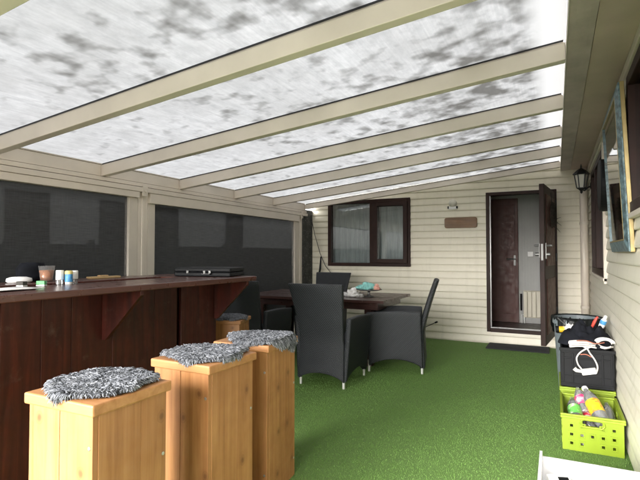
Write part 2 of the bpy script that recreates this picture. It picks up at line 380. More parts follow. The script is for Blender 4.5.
# ------------------------------------------------------------------ ground
YF, XR, XP = 7.07, .40, -3.60          # end wall, side wall, post line
g = MB().add([(-200,-200,-.02),(200,-200,-.02),(200,200,-.02),(-200,200,-.02)], [(0,1,2,3)]).build('ground', M['paving'])
tag(g, 'grey paved ground around the veranda', 'ground', kind='structure')
g = MB().box(XP-.05, XR+.02, -1.4, YF+.02, -.018, 0).build('lawn_carpet', M['turf'])
tag(g, 'green artificial grass carpet covering the veranda floor', 'floor', kind='structure')
def blades():
    X0, X1, Y0, Y1 = -2.6, XR-.01, 2.0, YF-.03
    n = 210000
    x = np.random.uniform(X0, X1, n); y = Y0+(Y1-Y0)*np.random.beta(1.0, 1.35, n)
    a = np.random.uniform(0, 2*PI, n); h = np.random.uniform(.004, .009, n); wd = np.random.uniform(.0010, .0018, n)
    ln = np.random.uniform(0, .010, n); la = a + np.random.uniform(-1, 1, n) + PI/2
    V = np.zeros((n, 3, 3), np.float32)
    V[:,0] = np.stack([x-np.cos(a)*wd, y-np.sin(a)*wd, np.full(n, .0005)], 1)
    V[:,1] = np.stack([x+np.cos(a)*wd, y+np.sin(a)*wd, np.full(n, .0005)], 1)
    V[:,2] = np.stack([x+np.cos(la)*ln, y+np.sin(la)*ln, h], 1)
    me = bpy.data.meshes.new('grass_blades'); me.vertices.add(3*n); me.vertices.foreach_set('co', V.ravel())
    me.loops.add(3*n); me.loops.foreach_set('vertex_index', np.arange(3*n, dtype=np.int32))
    me.polygons.add(n); me.polygons.foreach_set('loop_start', np.arange(0, 3*n, 3, dtype=np.int32))
    me.update(); me.validate()
    patch = np.array([mnoise.noise(Vector((px*2.1, py*2.1, 0))) for px, py in zip(x[::1], y[::1])])
    t = np.clip(.48+.16*patch+np.random.normal(0, .13, n), 0, 1).astype(np.float32)
    at = me.attributes.new('tone', 'FLOAT', 'POINT'); at.data.foreach_set('value', np.repeat(t, 3))
    me.materials.append(M['blades']); o = bpy.data.objects.new('grass_blades', me); COL.objects.link(o)
    tag(o, 'short green plastic blades of the artificial grass', 'artificial grass', kind='stuff')
blades()

# ------------------------------------------------------------------ cladding with openings
PITCH = .0975
PROF = [(.0,.004),(.0001,.0135),(.004,.0175),(.012,.0195),(.030,.0185),(.060,.0135),(.082,.0085),(.0915,.0060),(.0916,.0030),(.0974,.0030)]
def clad(mb, u0, u1, z0, z1, holes, place):
    """place(u, z, out) -> 3-D point; holes: (u0,u1,z0,z1)"""
    pts = []; k = 0
    while z0+k*PITCH < z1:
        for dz, out in PROF:
            z = z0+k*PITCH+dz
            if z <= z1: pts.append((z, out))
        k += 1
    cuts = sorted({h[2] for h in holes} | {h[3] for h in holes})
    full = []
    for (za, oa), (zb, ob) in zip(pts, pts[1:]):
        full.append((za, oa))
        for c in cuts:
            if za < c < zb: full.append((c, oa+(ob-oa)*(c-za)/(zb-za)))
    full.append(pts[-1])
    for (za, oa), (zb, ob) in zip(full, full[1:]):
        zm = (za+zb)/2; segs = [(u0, u1)]
        for h in holes:
            if h[2] < zm < h[3]:
                ns = []
                for a, b in segs:
                    if h[0] > a: ns.append((a, min(b, h[0])))
                    if h[1] < b: ns.append((max(a, h[1]), b))
                segs = [q for q in ns if q[1]-q[0] > 1e-4]
        for a, b in segs:
            mb.add([place(a,za,oa), place(b,za,oa), place(b,zb,ob), place(a,zb,ob)], [(0,1,2,3)])
def wall_core(mb, u0, u1, z0, z1, holes, boxf):
    us = sorted({u0,u1} | {h[0] for h in holes} | {h[1] for h in holes}); zs = sorted({z0,z1} | {h[2] for h in holes} | {h[3] for h in holes})
    for a, b in zip(us, us[1:]):
        for c, d in zip(zs, zs[1:]):
            um, zm = (a+b)/2, (c+d)/2
            if not any(h[0] < um < h[1] and h[2] < zm < h[3] for h in holes): boxf(a, b, c, d)

# ---- end building (with door and window)
DX0, DX1, DZ0, DZ1 = -.875, .015, .165, 2.10
WX0, WX1, WZ0, WZ1 = -3.315, -1.955, 1.05, 2.09
endb = thing('annexe_building', 'cream clad end wall building with brown window and open brown door', 'building', (-1.6, YF, 0))
holes = [(DX0,DX1,DZ0,DZ1), (WX0,WX1,WZ0,WZ1)]
mb = MB(); clad(mb, -3.62, XR, .012, 2.62, holes, lambda u, z, o: (u, YF-o, z))
wall_core(mb, -3.62, XR, 0, 2.62, holes, lambda a, b, c, d: mb.box(a, b, YF+.001, YF+.10, c, d))
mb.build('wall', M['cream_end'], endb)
mb = MB().box(-3.7, XR+2, YF+.1, YF+1.35, 2.50, 2.62).box(-3.7, -3.62, YF+.11, YF+1.35, 0, 2.5).box(XR+.6, XR+.68, YF+.11, YF+1.35, 0, 2.5)
mb.build('roof', M['dark_room'], endb)
# doorway lining, dark brown
mb = MB(); t = .045
mb.box(DX0, DX0+t, YF-.035, YF+.10, DZ0, DZ1).box(DX1-t, DX1, YF-.035, YF+.10, DZ0, DZ1).box(DX0+t, DX1-t, YF-.035, YF+.10, DZ1-t, DZ1).box(DX0+t, DX1-t, YF-.045, YF+.10, DZ0, DZ0+.05)
df = mb.build('door_frame', M['brown_frame'], endb, .004)
MB().box(DX0+t+.001, DX0+t+.016, YF-.01, YF+.05, DZ0+.052, DZ1-t-.002).box(DX0+t+.017, DX1-t-.002, YF-.01, YF+.05, DZ0+.051, DZ0+.066).build('weather_strip', M['seal'], df)
# hall behind the door
YH = 8.20
MB().box(-3.6, XR+.6, YF+.101, YH, .10, .16).build('hall_floor', M['hall_floor'], endb)
mb = MB().box(-3.6, XR+.6, YH, YH+.06, .16, 2.5).box(-1.25, -1.20, YF+.102, YH-.001, .161, 2.5)
for k in range(22):
    x = -.52+k*.042
    mb.box(x, x+.037, YH-.008, YH-.001, .161, 2.49)
mb.build('hall_wall', M['grey_wall'], endb)
ind = MB().box(-1.02, -.535, YH-.05, YH-.010, .165, 2.12).box(-.99,-.58,YH-.056,YH-.0505,.30,2.02).build('inner_door', M['brown_door'], endb, .003)
mb = MB().box(-.60,-.572, YH-.064, YH-.057, 1.06, 1.22).tube([(-.585,YH-.06,1.16),(-.585,YH-.105,1.16),(-.70,YH-.105,1.16)], .011)
mb.build('handle', M['chrome'], ind, smooth=False)
# open outer door leaf
HX, HY = DX1-.02, YF-.045
ang = math.atan2(-.115-HX, HY-6.075)       # swing of the leaf
DMx = Matrix.Translation((HX, HY, 0)) @ Matrix.Rotation(ang, 4, 'Z')   # local -y runs from hinge to free edge
DW = math.hypot(.115+HX, HY-6.075)
leaf = MB(); leaf.box(-.055, -.002, -DW, 0, .19, 2.055, DMx)
dl = leaf.build('door', M['brown_frame'], endb, .004)
mb = MB()
for z0, z1 in ((.30,.95),(1.10,1.95)): mb.box(-.0015, .008, -DW+.12, -.12, z0, z1, DMx).box(-.066,-.0555,-DW+.12,-.12,z0,z1,DMx)
mb.build('door_panel', M['brown_door'], dl, .004)
mb = MB().box(-.040, -.018, -DW-.003, -DW-.0005, 1.17, 1.36, DMx)
mb.build('lock_plate', M['chrome'], dl)
for s in (1, -1):
    x0 = 0.001 if s > 0 else -.058
    mb = MB().box(min(x0,x0+.010*s), max(x0,x0+.010*s), -DW+.035, -DW+.06, 1.19, 1.37, DMx)
    mb.tube([(x0+.010*s,-DW+.05,1.34),(x0+.055*s,-DW+.05,1.34),(x0+.055*s,-DW+.16,1.34)], .012, 8, DMx)
    mb.tube([(x0+.010*s,-DW+.05,1.24),(x0+.05*s,-DW+.05,1.24)], .02, 10, DMx)
    mb.build('handle', M['chrome'], dl)
for z in (.45, 1.15, 1.85): MB().tube([(.008,.008,z),(.008,.008,z+.1)], .012, 10, DMx).build('hinge', M['black_iron'], dl)
# window of the end wall
mb = MB(); t = .052
y0, y1 = YF-.040, YF+.06
mb.box(WX0, WX0+t, y0, y1, WZ0, WZ1).box(WX1-.04, WX1, y0, y1, WZ0, WZ1).box(WX0+t, WX1-.04, y0, y1, WZ1-t, WZ1).box(WX0+t, WX1-.04, y0, y1, WZ0, WZ0+t).box(-2.60, -2.54, y0, y1, WZ0+t, WZ1-t)
wf = mb.build('window', M['brown_frame'], endb, .004)
mb = MB(); a, b, c, d = -2.538, WX1-.042, WZ0+t+.002, WZ1-t-.002
mb.box(a, a+.065, y0-.016, y1, c, d).box(b-.065, b, y0-.016, y1, c, d).box(a+.065, b-.065, y0-.016, y1, c, c+.06).box(a+.065, b-.065, y0-.016, y1, d-.06, d)
mb.build('sash', M['brown_frame'], wf, .004)
MB().box(WX0+t, -2.60, YF+.005, YF+.012, WZ0+t, WZ1-t).box(a+.066, b-.066, YF+.0, YF+.007, c+.061, d-.061).build('pane', M['glass'], wf)
def curtain(x0, x1, z0, z1, y, amp, per):
    m_ = MB(); n = int((x1-x0)/.008)
    f = lambda u, v: (x0+u*(x1-x0), y+amp*math.sin((x0+u*(x1-x0))*2*PI/per+1.2*math.sin(u*9))*(.6+.4*(1-v))+.006*math.sin(u*71), z0+v*(z1-z0))
    return m_.slab(n, 4, f, lambda u, v: tuple(Vector(f(u,v))+Vector((0,.004,0))))
curtain(WX0-.05, -2.66, WZ0-.1, WZ1+.05, YF+.16, .018, .085).build('curtain', M['curtain'], wf, smooth=True)
curtain(-2.52, WX1+.05, WZ0-.1, WZ1+.05, YF+.15, .022, .11).build('curtain', M['curtain'], wf, smooth=True)

# ---- side building along the right
sideb = thing('mobile_home', 'cream clad mobile home wall along the right side of the veranda', 'building', (XR, 2.5, 0))
S1 = (4.78, 6.28, 1.04, 2.17); S2 = (1.95, 3.17, 1.47, 2.24)
mb = MB(); clad(mb, -2.6, YF-.02, .012, 2.34, [S1, S2], lambda u, z, o: (XR-o, u, z))
wall_core(mb, -2.6, YF-.02, 0, 2.8, [S1, S2], lambda a, b, c, d: mb.box(XR+.001, XR+.10, a, b, c, d))
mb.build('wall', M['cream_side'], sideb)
mb = MB().box(.185, XR+.12, -2.6, YF-.02, 2.345, 2.365); mb.build('soffit', M['soffit'], sideb)
mb = MB(); n = 60
f = lambda u, v: (.068+v*.114, -2.6+u*(YF+2.58), 2.338+.004*math.sin(u*46+v*3)*math.sin(u*131)*(1 if v > 0 else .4))
mb.slab(140, 4, f, lambda u, v: tuple(Vector(f(u,v))+Vector((0,0,.02))))
mb.build('flashing', M['flashing'], sideb)
mb = MB().box(.062,.0665,-2.6,YF-.02,2.335,2.50).box(.0685,.30,-2.6,YF-.02,2.44,2.50); mb.build('fascia', M['beige_dark'], sideb)
mb = MB().box(XR-.032, XR-.0175, -2.6, YF-.02, 2.285, 2.343); mb.build('cornice', M['beige_dark'], sideb, .004)
MB().box(XR+.1, XR+2.6, -2.6, YF+1.4, 2.52, 2.60).box(XR+2.5, XR+2.6, -2.6, YF+1.4, 0, 2.52).box(XR+.101, XR+2.5, -2.6, -2.5, 0, 2.52).box(XR+.101,XR+2.5,YF+.2,YF+.3,0,2.52).build('roof', M['dark_room'], sideb)
def side_window(S, mull):
    y0, y1, z0, z1 = S; t = .06; xa, xb = XR-.035, XR+.06
    m_ = MB().box(xa, xb, y0, y0+t, z0, z1).box(xa, xb, y1-t, y1, z0, z1).box(xa, xb, y0+t, y1-t, z0, z0+t).box(xa, xb, y0+t, y1-t, z1-t, z1)
    for q in mull: m_.box(xa, xb, q, q+.06, z0+t, z1-t)
    wn_ = m_.build('window', M['brown_frame'], sideb, .004)
    MB().box(XR+.0, XR+.006, y0+t, y1-t, z0+t, z1-t).build('pane', M['glass'], wn_)
    MB().box(XR-.038, XR+.0, y0-.05, y0-.001, z0-.05, z1+.03).box(XR-.044, XR, y0-.05, y1+.02, z0-.03, z0-.002).build('window_trim', M['beige_dark'], wn_, .003)
    mb2 = MB(); L0 = y1-y0
    fz = lambda u, v: (XR+.16+.016*math.sin(u*L0*2*PI/.09), y0-.05+u*(L0+.1), z0-.05+v*(z1-z0+.1))
    mb2.slab(120, 2, fz, lambda u, v: tuple(Vector(fz(u,v))+Vector((.004,0,0)))); mb2.build('curtain', M['curtain'], wn_, smooth=True)
side_window(S1, [5.62]); side_window(S2, [])

# ------------------------------------------------------------------ veranda canopy
SL = .1046
def rz(x): return 2.03+SL*(x-XP)        # upper face of the rafters
can = thing('veranda_canopy', 'beige aluminium lean-to canopy with weathered translucent roof sheets', 'canopy', (XP, 3, 0))
RY = [-.98, .0, .98, 1.955, 2.935, 3.913, 4.885, 5.808, 6.77]
for i, y in enumerate(RY):
    last = i == len(RY)-1; x0, x1 = XP+.0, .060; dz = .097 if not last else .07
    m_ = MB().prism([(x0,y,rz(x0)-dz),(x1,y,rz(x1)-dz),(x1,y,rz(x1)),(x0,y,rz(x0))], (0,.062,0))
    m_.prism([(x0+.01,y+.012,rz(x0)+.0),(x1-.01,y+.012,rz(x1)+.0),(x1-.01,y+.012,rz(x1)+.014),(x0+.01,y+.012,rz(x0)+.014)], (0,.04,0))
    rf = m_.build('rafter', M['beige'], can, .004)
    # black glazing gasket along both upper edges
    g_ = MB()
    for yy in (y-.005, y+.0625): g_.prism([(x0+.02,yy,rz(x0)+.003),(x1-.01,yy,rz(x1)+.003),(x1-.01,yy,rz(x1)+.012),(x0+.02,yy,rz(x0)+.012)], (0,.0045,0))
    g_.build('gasket', M['black_iron'], rf)
ed = [-1.35]+[y+.031 for y in RY[1:-1]]+[YF-.01]
ys = [-1.0]+[y+.031 for y in RY]+[YF-.002]
for a, b in zip(ys, ys[1:]):
    x0, x1 = XP-.02, .0613
    MB().add([(x0,a+.002,rz(x0)+.018),(x1,a+.002,rz(x1)+.018),(x1,b-.002,rz(x1)+.018),(x0,b-.002,rz(x0)+.018)], [(0,1,2,3)]).build('roof_panel', M['roof'], can)
# gutter beam: stepped profiles
m_ = MB(); ya, yb = -1.05, 6.80
m_.box(XP-.13, XP-.002, ya, yb, 1.935, 2.035)
m_.box(XP-.12, XP+.020, ya, yb, 1.894, 1.929)
m_.box(XP-.11, XP+.040, ya, yb, 1.842, 1.886)
gb = m_.build('gutter_beam', M['beige'], can, .004)
m_ = MB().box(XP-.10, XP+.004, -1.04, 6.79, 2.037, 2.046); m_.build('gutter_lip', M['beige_dark'], gb)
for y in (-1.0, 3.355, 6.55):
    m_ = MB().box(XP-.09, XP+.004, y, y+.125, 0, 1.84).box(XP-.03, XP+.010, y+.045, y+.08, 0, 1.839)
    p_ = m_.build('post', M['beige'], can, .005)
    MB().box(XP+.03, XP+.045, y+.02, y+.085, 1.80, 1.90).tube([(XP+.045,y+.05,1.85),(XP+.062,y+.05,1.85)], .014, 8).build('bracket', M['beige_dark'], p_, .003)
# roller screens between the posts
def screen(y0, y1, zt, label):
    s_ = thing('roller_screen', label, 'screen', (XP-.02, (y0+y1)/2, 0), 'black mesh screens along the post line')
    m_ = MB(); ff = lambda u, v: (XP-.022+.004*math.sin(u*7)*math.sin(v*PI), y0+.03+u*(y1-y0-.06), .06+v*(zt-.06))
    m_.slab(24, 10, ff, lambda u, v: tuple(Vector(ff(u,v))-Vector((.0025,0,0)))); m_.build('screen_fabric', M['screen'], s_, smooth=True)
    MB().box(XP-.07, XP+.034, y0, y1, zt, 1.84).build('cassette', M['beige'], s_, .004)
    MB().box(XP-.05, XP+.005, y0, y0+.09 if y0 > 3.4 else y0+.06, 0, zt-.001).build('side_channel', M['beige_dark'], s_, .003)
    MB().box(XP-.05, XP+.005, y1-.105, y1, 0, zt-.001).build('side_channel', M['beige_dark'], s_, .003)
    MB().box(XP-.04, XP-.005, y0+.095, y1-.11, .02, .065).build('bottom_bar', M['beige_dark'], s_, .003)
screen(-.87, 3.352, 1.782, 'black mesh roller screen lowered behind the bar')
screen(3.482, 6.548, 1.742, 'black mesh roller screen lowered beside the dining table')
o = MB().box(-3.655, -3.604, 6.682, 7.046, 0, 1.95).build('gap_board', M['speckled']); tag(o, 'dark speckled narrow board filling the gap beside the end wall', 'board')

# hanging cord with grip
t_ = thing('hanging_cord', 'thin dark cord with a slim grip hanging left of the window', 'cord', (-3.5, 6.95, 0))
MB().tube([(-3.56,6.9,1.86),(-3.50,6.93,1.55),(-3.42,6.96,1.25),(-3.34,6.99,1.05),(-3.24,7.0,.93)], .006, 6).build('cord', M['cable_dark'], t_)
MB().tube([(-3.44,6.94,.86),(-3.415,6.95,1.0),(-3.405,6.96,1.20)], [.016,.018,.010], 8).build('grip', M['black'], t_)

# ------------------------------------------------------------------ fixtures on the walls
t_ = thing('bulkhead_light', 'small round white wall light above the wooden plaque', 'wall light', (-1.33, YF, 1.96))
MB().lathe([(.001,.062),(.03,.058),(.052,.04),(.058,.018),(.058,0)], 24, TM((-1.33,YF-.016,1.975), 0, PI/2), cap=False).build('lamp_cover', M['lens'], t_, smooth=True)
MB().box(-1.385,-1.275,YF-.045,YF-.014,1.885,1.925).build('sensor_base', M['white'], t_, .004)
for x in (-1.40, -1.278): MB().box(x,x+.018,YF-.05,YF-.014,1.895,1.93).build('clip', M['black'], t_, .002)
m_ = MB(); cx, cz, hw, hh, r = -1.22, 1.69, .227, .075, .03
poly = []
for (sx, sz, a0) in ((1,1,0),(-1,1,90),(-1,-1,180),(1,-1,270)):
    for k in range(5):
        a = R_(a0+k*22.5); poly.append((cx+sx*(hw-r)+r*math.cos(a), YF-.042, cz+sz*(hh-r)+r*math.sin(a)))
o = m_.prism(poly, (0,.026,0)).build('wooden_plaque', M['plaque'], None, .006); tag(o, 'brown wooden plaque on the end wall left of the door', 'plaque')
t_ = thing('downpipe', 'cream drainpipe standing in the corner right of the door', 'drainpipe', (.325, 6.985, 0))
m_ = MB().tube([(.325,6.985,.02),(.325,6.985,2.34)], .046, 20); m_.build('pipe', M['beige'], t_, smooth=True)
for z in (.55, 1.62): MB().tube([(.325,6.985,z),(.325,6.985,z+.03)], .053, 20).build('pipe_clip', M['beige_dark'], t_)
# lantern
LX, LY, LZ = .275, 6.38, 2.0
lt = thing('wall_lantern', 'black carriage lantern with frosted panes on the right wall', 'wall lantern', (XR, LY, LZ))
hexm = lambda z: TM((LX,LY,z))
MB().lathe([(.001,.30),(.006,.285),(.012,.262),(.006,.25),(.022,.243),(.05,.222),(.088,.185),(.092,.178),(.086,.172)], 6, hexm(LZ)).build('lantern_roof', M['black_iron'], lt)
MB().lathe([(.066,.170),(.042,.02)], 6, hexm(LZ)).build('lantern_glass', M['lens'], lt)
m_ = MB()
for k in range(6):
    a = k*PI/3; m_.tube([(LX+.072*math.cos(a),LY+.072*math.sin(a),LZ+.172),(LX+.047*math.cos(a),LY+.047*math.sin(a),LZ+.018)], .006, 6)
m_.lathe([(.05,.02),(.05,.012),(.03,.0),(.012,-.02),(.016,-.032),(.004,-.05)], 6, hexm(LZ))
m_.build('lantern_cage', M['black_iron'], lt)
MB().tube([(LX,LY,LZ+.0),(LX+.03,LY,LZ-.015),(LX+.07,LY,LZ+.02),(LX+.10,LY,LZ+.03)], .010, 8).lathe([(.045,0),(.045,.012),(.03,.022),(.001,.024)], 16, TM((XR-.014,LY,LZ+.04),0,0,-PI/2)).build('wall_bracket', M['black_iron'], lt)
# round black disc on the side wall
t_ = thing('wall_disc', 'round black disc mounted beside the near edge of the side window', 'wall disc', (XR, 4.36, 1.785))
MB().lathe([(.19,-.02),(.202,0),(.205,.02),(.205,.078),(.195,.086)], 40, TM((XR-.004,4.36,1.785),0,0,-PI/2)).build('rim', M['black'], t_, .003)
MB().lathe([(.193,.0862),(.14,.083),(.001,.082)], 40, TM((XR-.004,4.36,1.785),0,0,-PI/2), cap=False).build('face', M['black'], t_, smooth=True)
# mirror, hanging with its top tipped forward
mt = thing('wall_mirror', 'large mirror in a blue and gold frame tipped forward on the side wall', 'mirror', (XR, 3.78, 1.26))
tilt = math.atan2(.040, .94)
MM = Matrix.Translation((XR-.012, 3.10, 1.262)) @ Matrix.Rotation(-tilt, 4, 'Y')     # local: x towards wall, y along, z up
W_, H_ = .90, .94; b_ = .062
def rect(i, d): return [(d,i,i),(d,W_-i,i),(d,W_-i,H_-i),(d,i,H_-i)]
rings = [rect(0,-.0225), rect(0,-.030), rect(.010,-.032), rect(b_-.008,-.044), rect(b_,-.044), rect(b_,-.0225)]
MB().add(sum(rings, []), [(4*k+j, 4*k+(j+1) % 4, 4*((k+1) % 6)+(j+1) % 4, 4*((k+1) % 6)+j) for k in range(6) for j in range(4)], MM).build('frame', M['blue_frame'], mt)
m_ = MB(); g0 = -.004
m_.box(-.022,0,g0,.02,g0,H_-g0,MM).box(-.022,0,W_-.02,W_-g0,g0,H_-g0,MM).box(-.022,0,.0202,W_-.0202,g0,.02,MM).box(-.022,0,.0202,W_-.0202,H_-.02,H_-g0,MM)
m_.build('gold_edge', M['gold'], mt, .003)
m_ = MB(); i0, i1 = b_+.001, b_+.010
m_.box(-.0455,-.034,i0,i1,i0,H_-i0,MM).box(-.036,-.008,W_-i1,W_-i0,i0,H_-i0,MM).box(-.0455,-.034,i1,W_-i1,i0,i1,MM).box(-.0455,-.034,i1,W_-i1,H_-i1,H_-i0,MM)
m_.build('inner_bead', M['gold'], mt, .003)
MB().box(-.036,-.032,i1,W_-i1,i1,H_-i1,MM).build('mirror_glass', M['mirror'], mt)

# wreath and dry twigs hanging on the open door
t_ = thing('twig_wreath', 'dark dry twig bunch hanging on the open brown door', 'wreath', (.02, 6.45, 1.7))
m_ = MB()
for k in range(90):
    a = random.uniform(0, 2*PI); rr = .12+random.gauss(0,.02); ln = random.uniform(.3,1.0)
    pts = [DMx @ Vector((.030+random.uniform(-.012,.03), -DW*.52+(rr+random.gauss(0,.008))*math.cos(a+ln*q/4), 1.72+(rr+random.gauss(0,.008))*math.sin(a+ln*q/4))) for q in range(5)]
    m_.tube(pts, .0045, 4)
for k in range(6):
    p = DMx @ Vector((.03, -DW*.5+random.uniform(-.08,.08), 1.62+random.uniform(-.05,.05)))
    q = p+Vector((random.uniform(.04,.15), random.uniform(-.05,.05), random.uniform(-.10,.10)))
    m_.tube([p, (p+q)/2+Vector((0,0,.015)), q], [.004,.003,.002], 4)
m_.build('twigs', M['twig'], t_)
m_ = MB().tube([DMx @ Vector((.014,-DW*.52,2.0)), DMx @ Vector((.022,-DW*.52,1.84))], .004, 5); m_.build('hanging_loop', M['cable_dark'], t_)

# radiator, switch and mat
rd = thing('radiator', 'cream panel radiator low on the hall wall inside the doorway', 'radiator', (-.3, YH-.07, .25))
m_ = MB()
for k in range(7):
    x = -.465+k*.062; m_.box(x, x+.055, YH-.085, YH-.055, .26, .66)
m_.box(-.465,-.035,YH-.054,YH-.035,.25,.67); m_.build('panel', M['radiator'], rd, .006)
MB().tube([(-.49,YH-.06,.163),(-.49,YH-.06,.30),(-.465,YH-.06,.30)], .009, 8).tube([(-.455,YH-.05,.163),(-.455,YH-.05,.26)], .009, 8).build('pipe', M['white'], rd)
MB().tube([(-.50,YH-.06,.62),(-.50,YH-.06,.36)], .012, 8).build('valve', M['black'], rd)
o = MB().box(-.40,-.32,YH-.022,YH-.0085,1.20,1.28).build('light_switch', M['white'], None, .004); tag(o, 'white light switch on the grey hall wall', 'light switch')
m_ = MB().box(-.845,-.09,6.64,7.035,.004,.016)
for k in range(30): m_.box(-.835, -.10, 6.65+k*.0128, 6.657+k*.0128, .0165, .019)
o = m_.build('door_mat', M['rubber'], None); tag(o, 'black rubber mat on the grass in front of the open door', 'mat')
t_ = thing('cable_end', 'thin dark cable end poking up by the end wall behind a chair', 'cable', (-1.7, 6.93, 0))
MB().tube([(-2.15,6.93,.012),(-1.95,6.93,.06),(-1.75,6.92,.165),(-1.56,6.91,.262)], .006, 6).build('cable', M['cable_dark'], t_)
MB().tube([(-1.565,6.91,.26),(-1.53,6.91,.276)], .012, 8).build('plug', M['black'], t_)

# ------------------------------------------------------------------ bar
bar = thing('bar_counter', 'dark red brown stained bar counter with bracketed ledge', 'bar', (-2.4, 2, 0))
BX, PX, BY0, BY1, BZ = -2.14, -2.49, .20, 3.21, 1.070        # ledge edge, panel face, ends, top
PE = 3.15
m_ = MB()
edges = [.20,.52,.80,1.06,1.25,1.42,1.455,1.667,1.847,2.13,2.48,2.70,2.742,PE]
for a, b in zip(edges, edges[1:]):
    if b-a < .06: m_.box(PX-.06, PX-.045, a, b, 0, 1.03)
    else: m_.box(PX-.028, PX-random.uniform(0,.002), a+.0015, b-.0015, 0, 1.034)
m_.build('front_panel', M['bar'], bar, .002)
m_ = MB().box(PX-.075, PX-.061, BY0, PE, 0, 1.03).box(-3.06,PX-.076,PE-.02,PE,0,1.03); m_.build('inner_frame', M['bar'], bar)
def board(mb, poly, z0, z1): mb.prism([(x,y,z0) for x, y in poly], (0,0,z1-z0))
m_ = MB(); board(m_, [(BX,BY0),(BX,BY1),(-2.59,BY1),(-2.59,BY0)], BZ-.036, BZ); m_.build('front_ledge', M['bar_top'], bar, .005)
m_ = MB(); board(m_, [(-2.593,2.83),(-2.593,BY1),(-3.07,BY1),(-3.07,2.83)], BZ-.036, BZ-.001); m_.build('return_ledge', M['bar_top'], bar, .005)
m_ = MB(); board(m_, [(-2.78,BY0),(-2.78,2.827),(-3.07,2.827),(-3.07,BY0)], BZ-.036, BZ+.001); m_.build('back_ledge', M['bar_top'], bar, .005)
MB().box(-3.06,-3.03,BY0,2.82,0,BZ-.037).build('back_panel', M['bar'], bar)
for yb in (2.05, PE-.03):
    MB().prism([(PX+.001,yb,.725),(PX+.001,yb,1.0335),(BX-.03,yb,1.0335),(BX-.03,yb,1.005),(PX+.03,yb,.725)], (0,.026,0)).build('bracket', M['bar'], bar, .002)

# things standing on the bar
KB = .857
def BT(x, y, a=0, dz=0, k=.857): return TM((x*KB, y*KB, BZ+.0015+dz), a) @ Matrix.Diagonal((k,k,k,1))
def bthing(name, lab, cat, x, y): return thing(name, lab, cat, (x*KB, y*KB, BZ))
t_ = bthing('drinking_cup', 'frosted cup of orange drink on the back of the bar', 'cup', -3.42, 2.35); B_ = BT(-3.43,2.33,k=1.08)
MB().lathe([(.034,.001),(.046,.092),(.044,.092),(.0335,.006)], 28, B_, cap=False).build('cup_wall', M['frost'], t_, smooth=True)
MB().lathe([(.0315,.003),(.040,.066),(.001,.067)], 28, B_).build('drink', M['orange'], t_, smooth=True)
t_ = bthing('spray_can', 'white can with clear foot on the bar, left of the blue tin', 'can', -2.99, 2.125); B_ = BT(-2.99,2.125,k=.76)
MB().lathe([(.027,.036),(.028,.04),(.028,.103),(.025,.108),(.001,.108)], 24, B_).build('can_body', M['white'], t_, .001)
MB().lathe([(.024,0),(.026,.035)], 24, B_).build('can_foot', M['pet'], t_)
t_ = bthing('blue_tin', 'blue and white tin with a pale yellow lid on the bar', 'tin', -2.94, 2.155); B_ = BT(-2.94,2.155,k=.76)
MB().lathe([(.027,.02),(.027,.078)], 24, B_).build('tin_body', M['blue'], t_, .001)
MB().lathe([(.028,.0785),(.028,.10),(.02,.105),(.001,.105)], 24, B_).build('lid', M['pale_yellow'], t_, .001)
MB().lathe([(.024,0),(.026,.019)], 24, B_).build('tin_foot', M['white'], t_)
t_ = bthing('glue_bottle', 'small white bottle standing right of the blue tin', 'bottle', -2.985, 2.235); B_ = BT(-2.985,2.235)
MB().lathe([(.019,.032),(.0195,.036),(.0195,.085),(.017,.09),(.001,.09)], 20, B_).build('bottle_cap', M['white'], t_, .001)
MB().lathe([(.015,0),(.016,.031)], 20, B_).build('bottle_foot', M['pet'], t_)
m_ = MB(); m_.lathe([(.06,0),(.068,.03),(.066,.075),(.055,.10),(.02,.105),(.001,.105)], 18, BT(-3.52,2.27,k=1.15) @ Matrix.Diagonal((.8,1.15,1,1)))
for i, p in enumerate(m_.v):
    q = Vector(p); d = mnoise.noise(q*26)
    if q.z > BZ+.01: m_.v[i] = tuple(q+Vector((d*.012,d*.012,d*.010 if q.z > BZ+.03 else 0)))
o = m_.build('black_pouch', M['black_cloth'], None, smooth=True); tag(o, 'soft black pouch behind the orange cup on the bar', 'pouch')
m_ = MB(); m_.lathe([(.06,0),(.072,.012),(.068,.032),(.04,.042),(.001,.044)], 20, BT(-3.42,2.12,.9) @ Matrix.Diagonal((1.15,.7,1,1)))
o = m_.build('folded_cloth', M['paper'], None, smooth=True); tag(o, 'folded white cloth on the back edge of the bar', 'cloth')
for (x, y, rzz, lab, mm_) in ((-2.94,1.965,.5,'green and white small box near the paper on the bar','green'),(-2.99,1.87,.2,'dark green small box behind the paper on the bar','fence')):
    t_ = bthing('small_box', lab, 'box', x, y); B_ = BT(x,y,rzz)
    MB().box(-.026,.026,-.017,.017,.0105,.034,B_).build('carton', M[mm_], t_, .002)
    MB().box(-.0262,.0262,-.0172,.0172,0,.010,B_).build('base_band', M['white'], t_, .001)
m_ = MB(); ff = lambda u, v: (-2.57+u*.25+.02*v, 1.10+v*.46-.02*u, BZ+.0015+.005*math.sin(u*5+1)*math.sin(v*6)+.006)
o = m_.slab(10,10,ff,lambda u,v: tuple(Vector(ff(u,v))-Vector((0,0,.002)))).build('paper_sheet', M['paper'], None, smooth=True); tag(o, 'crumpled white paper sheet lying on the bar', 'paper')
m_ = MB().box(-.14,.14,-.03,.03,0,.016,BT(-3.43,2.84,1.45)); m_.box(-.05,.03,-.02,.02,.0162,.026,BT(-3.43,2.84,1.5))
o = m_.build('wood_offcut', M['tan'], None, .003); tag(o, 'flat pale wooden offcut on the back edge of the bar', 'offcut')
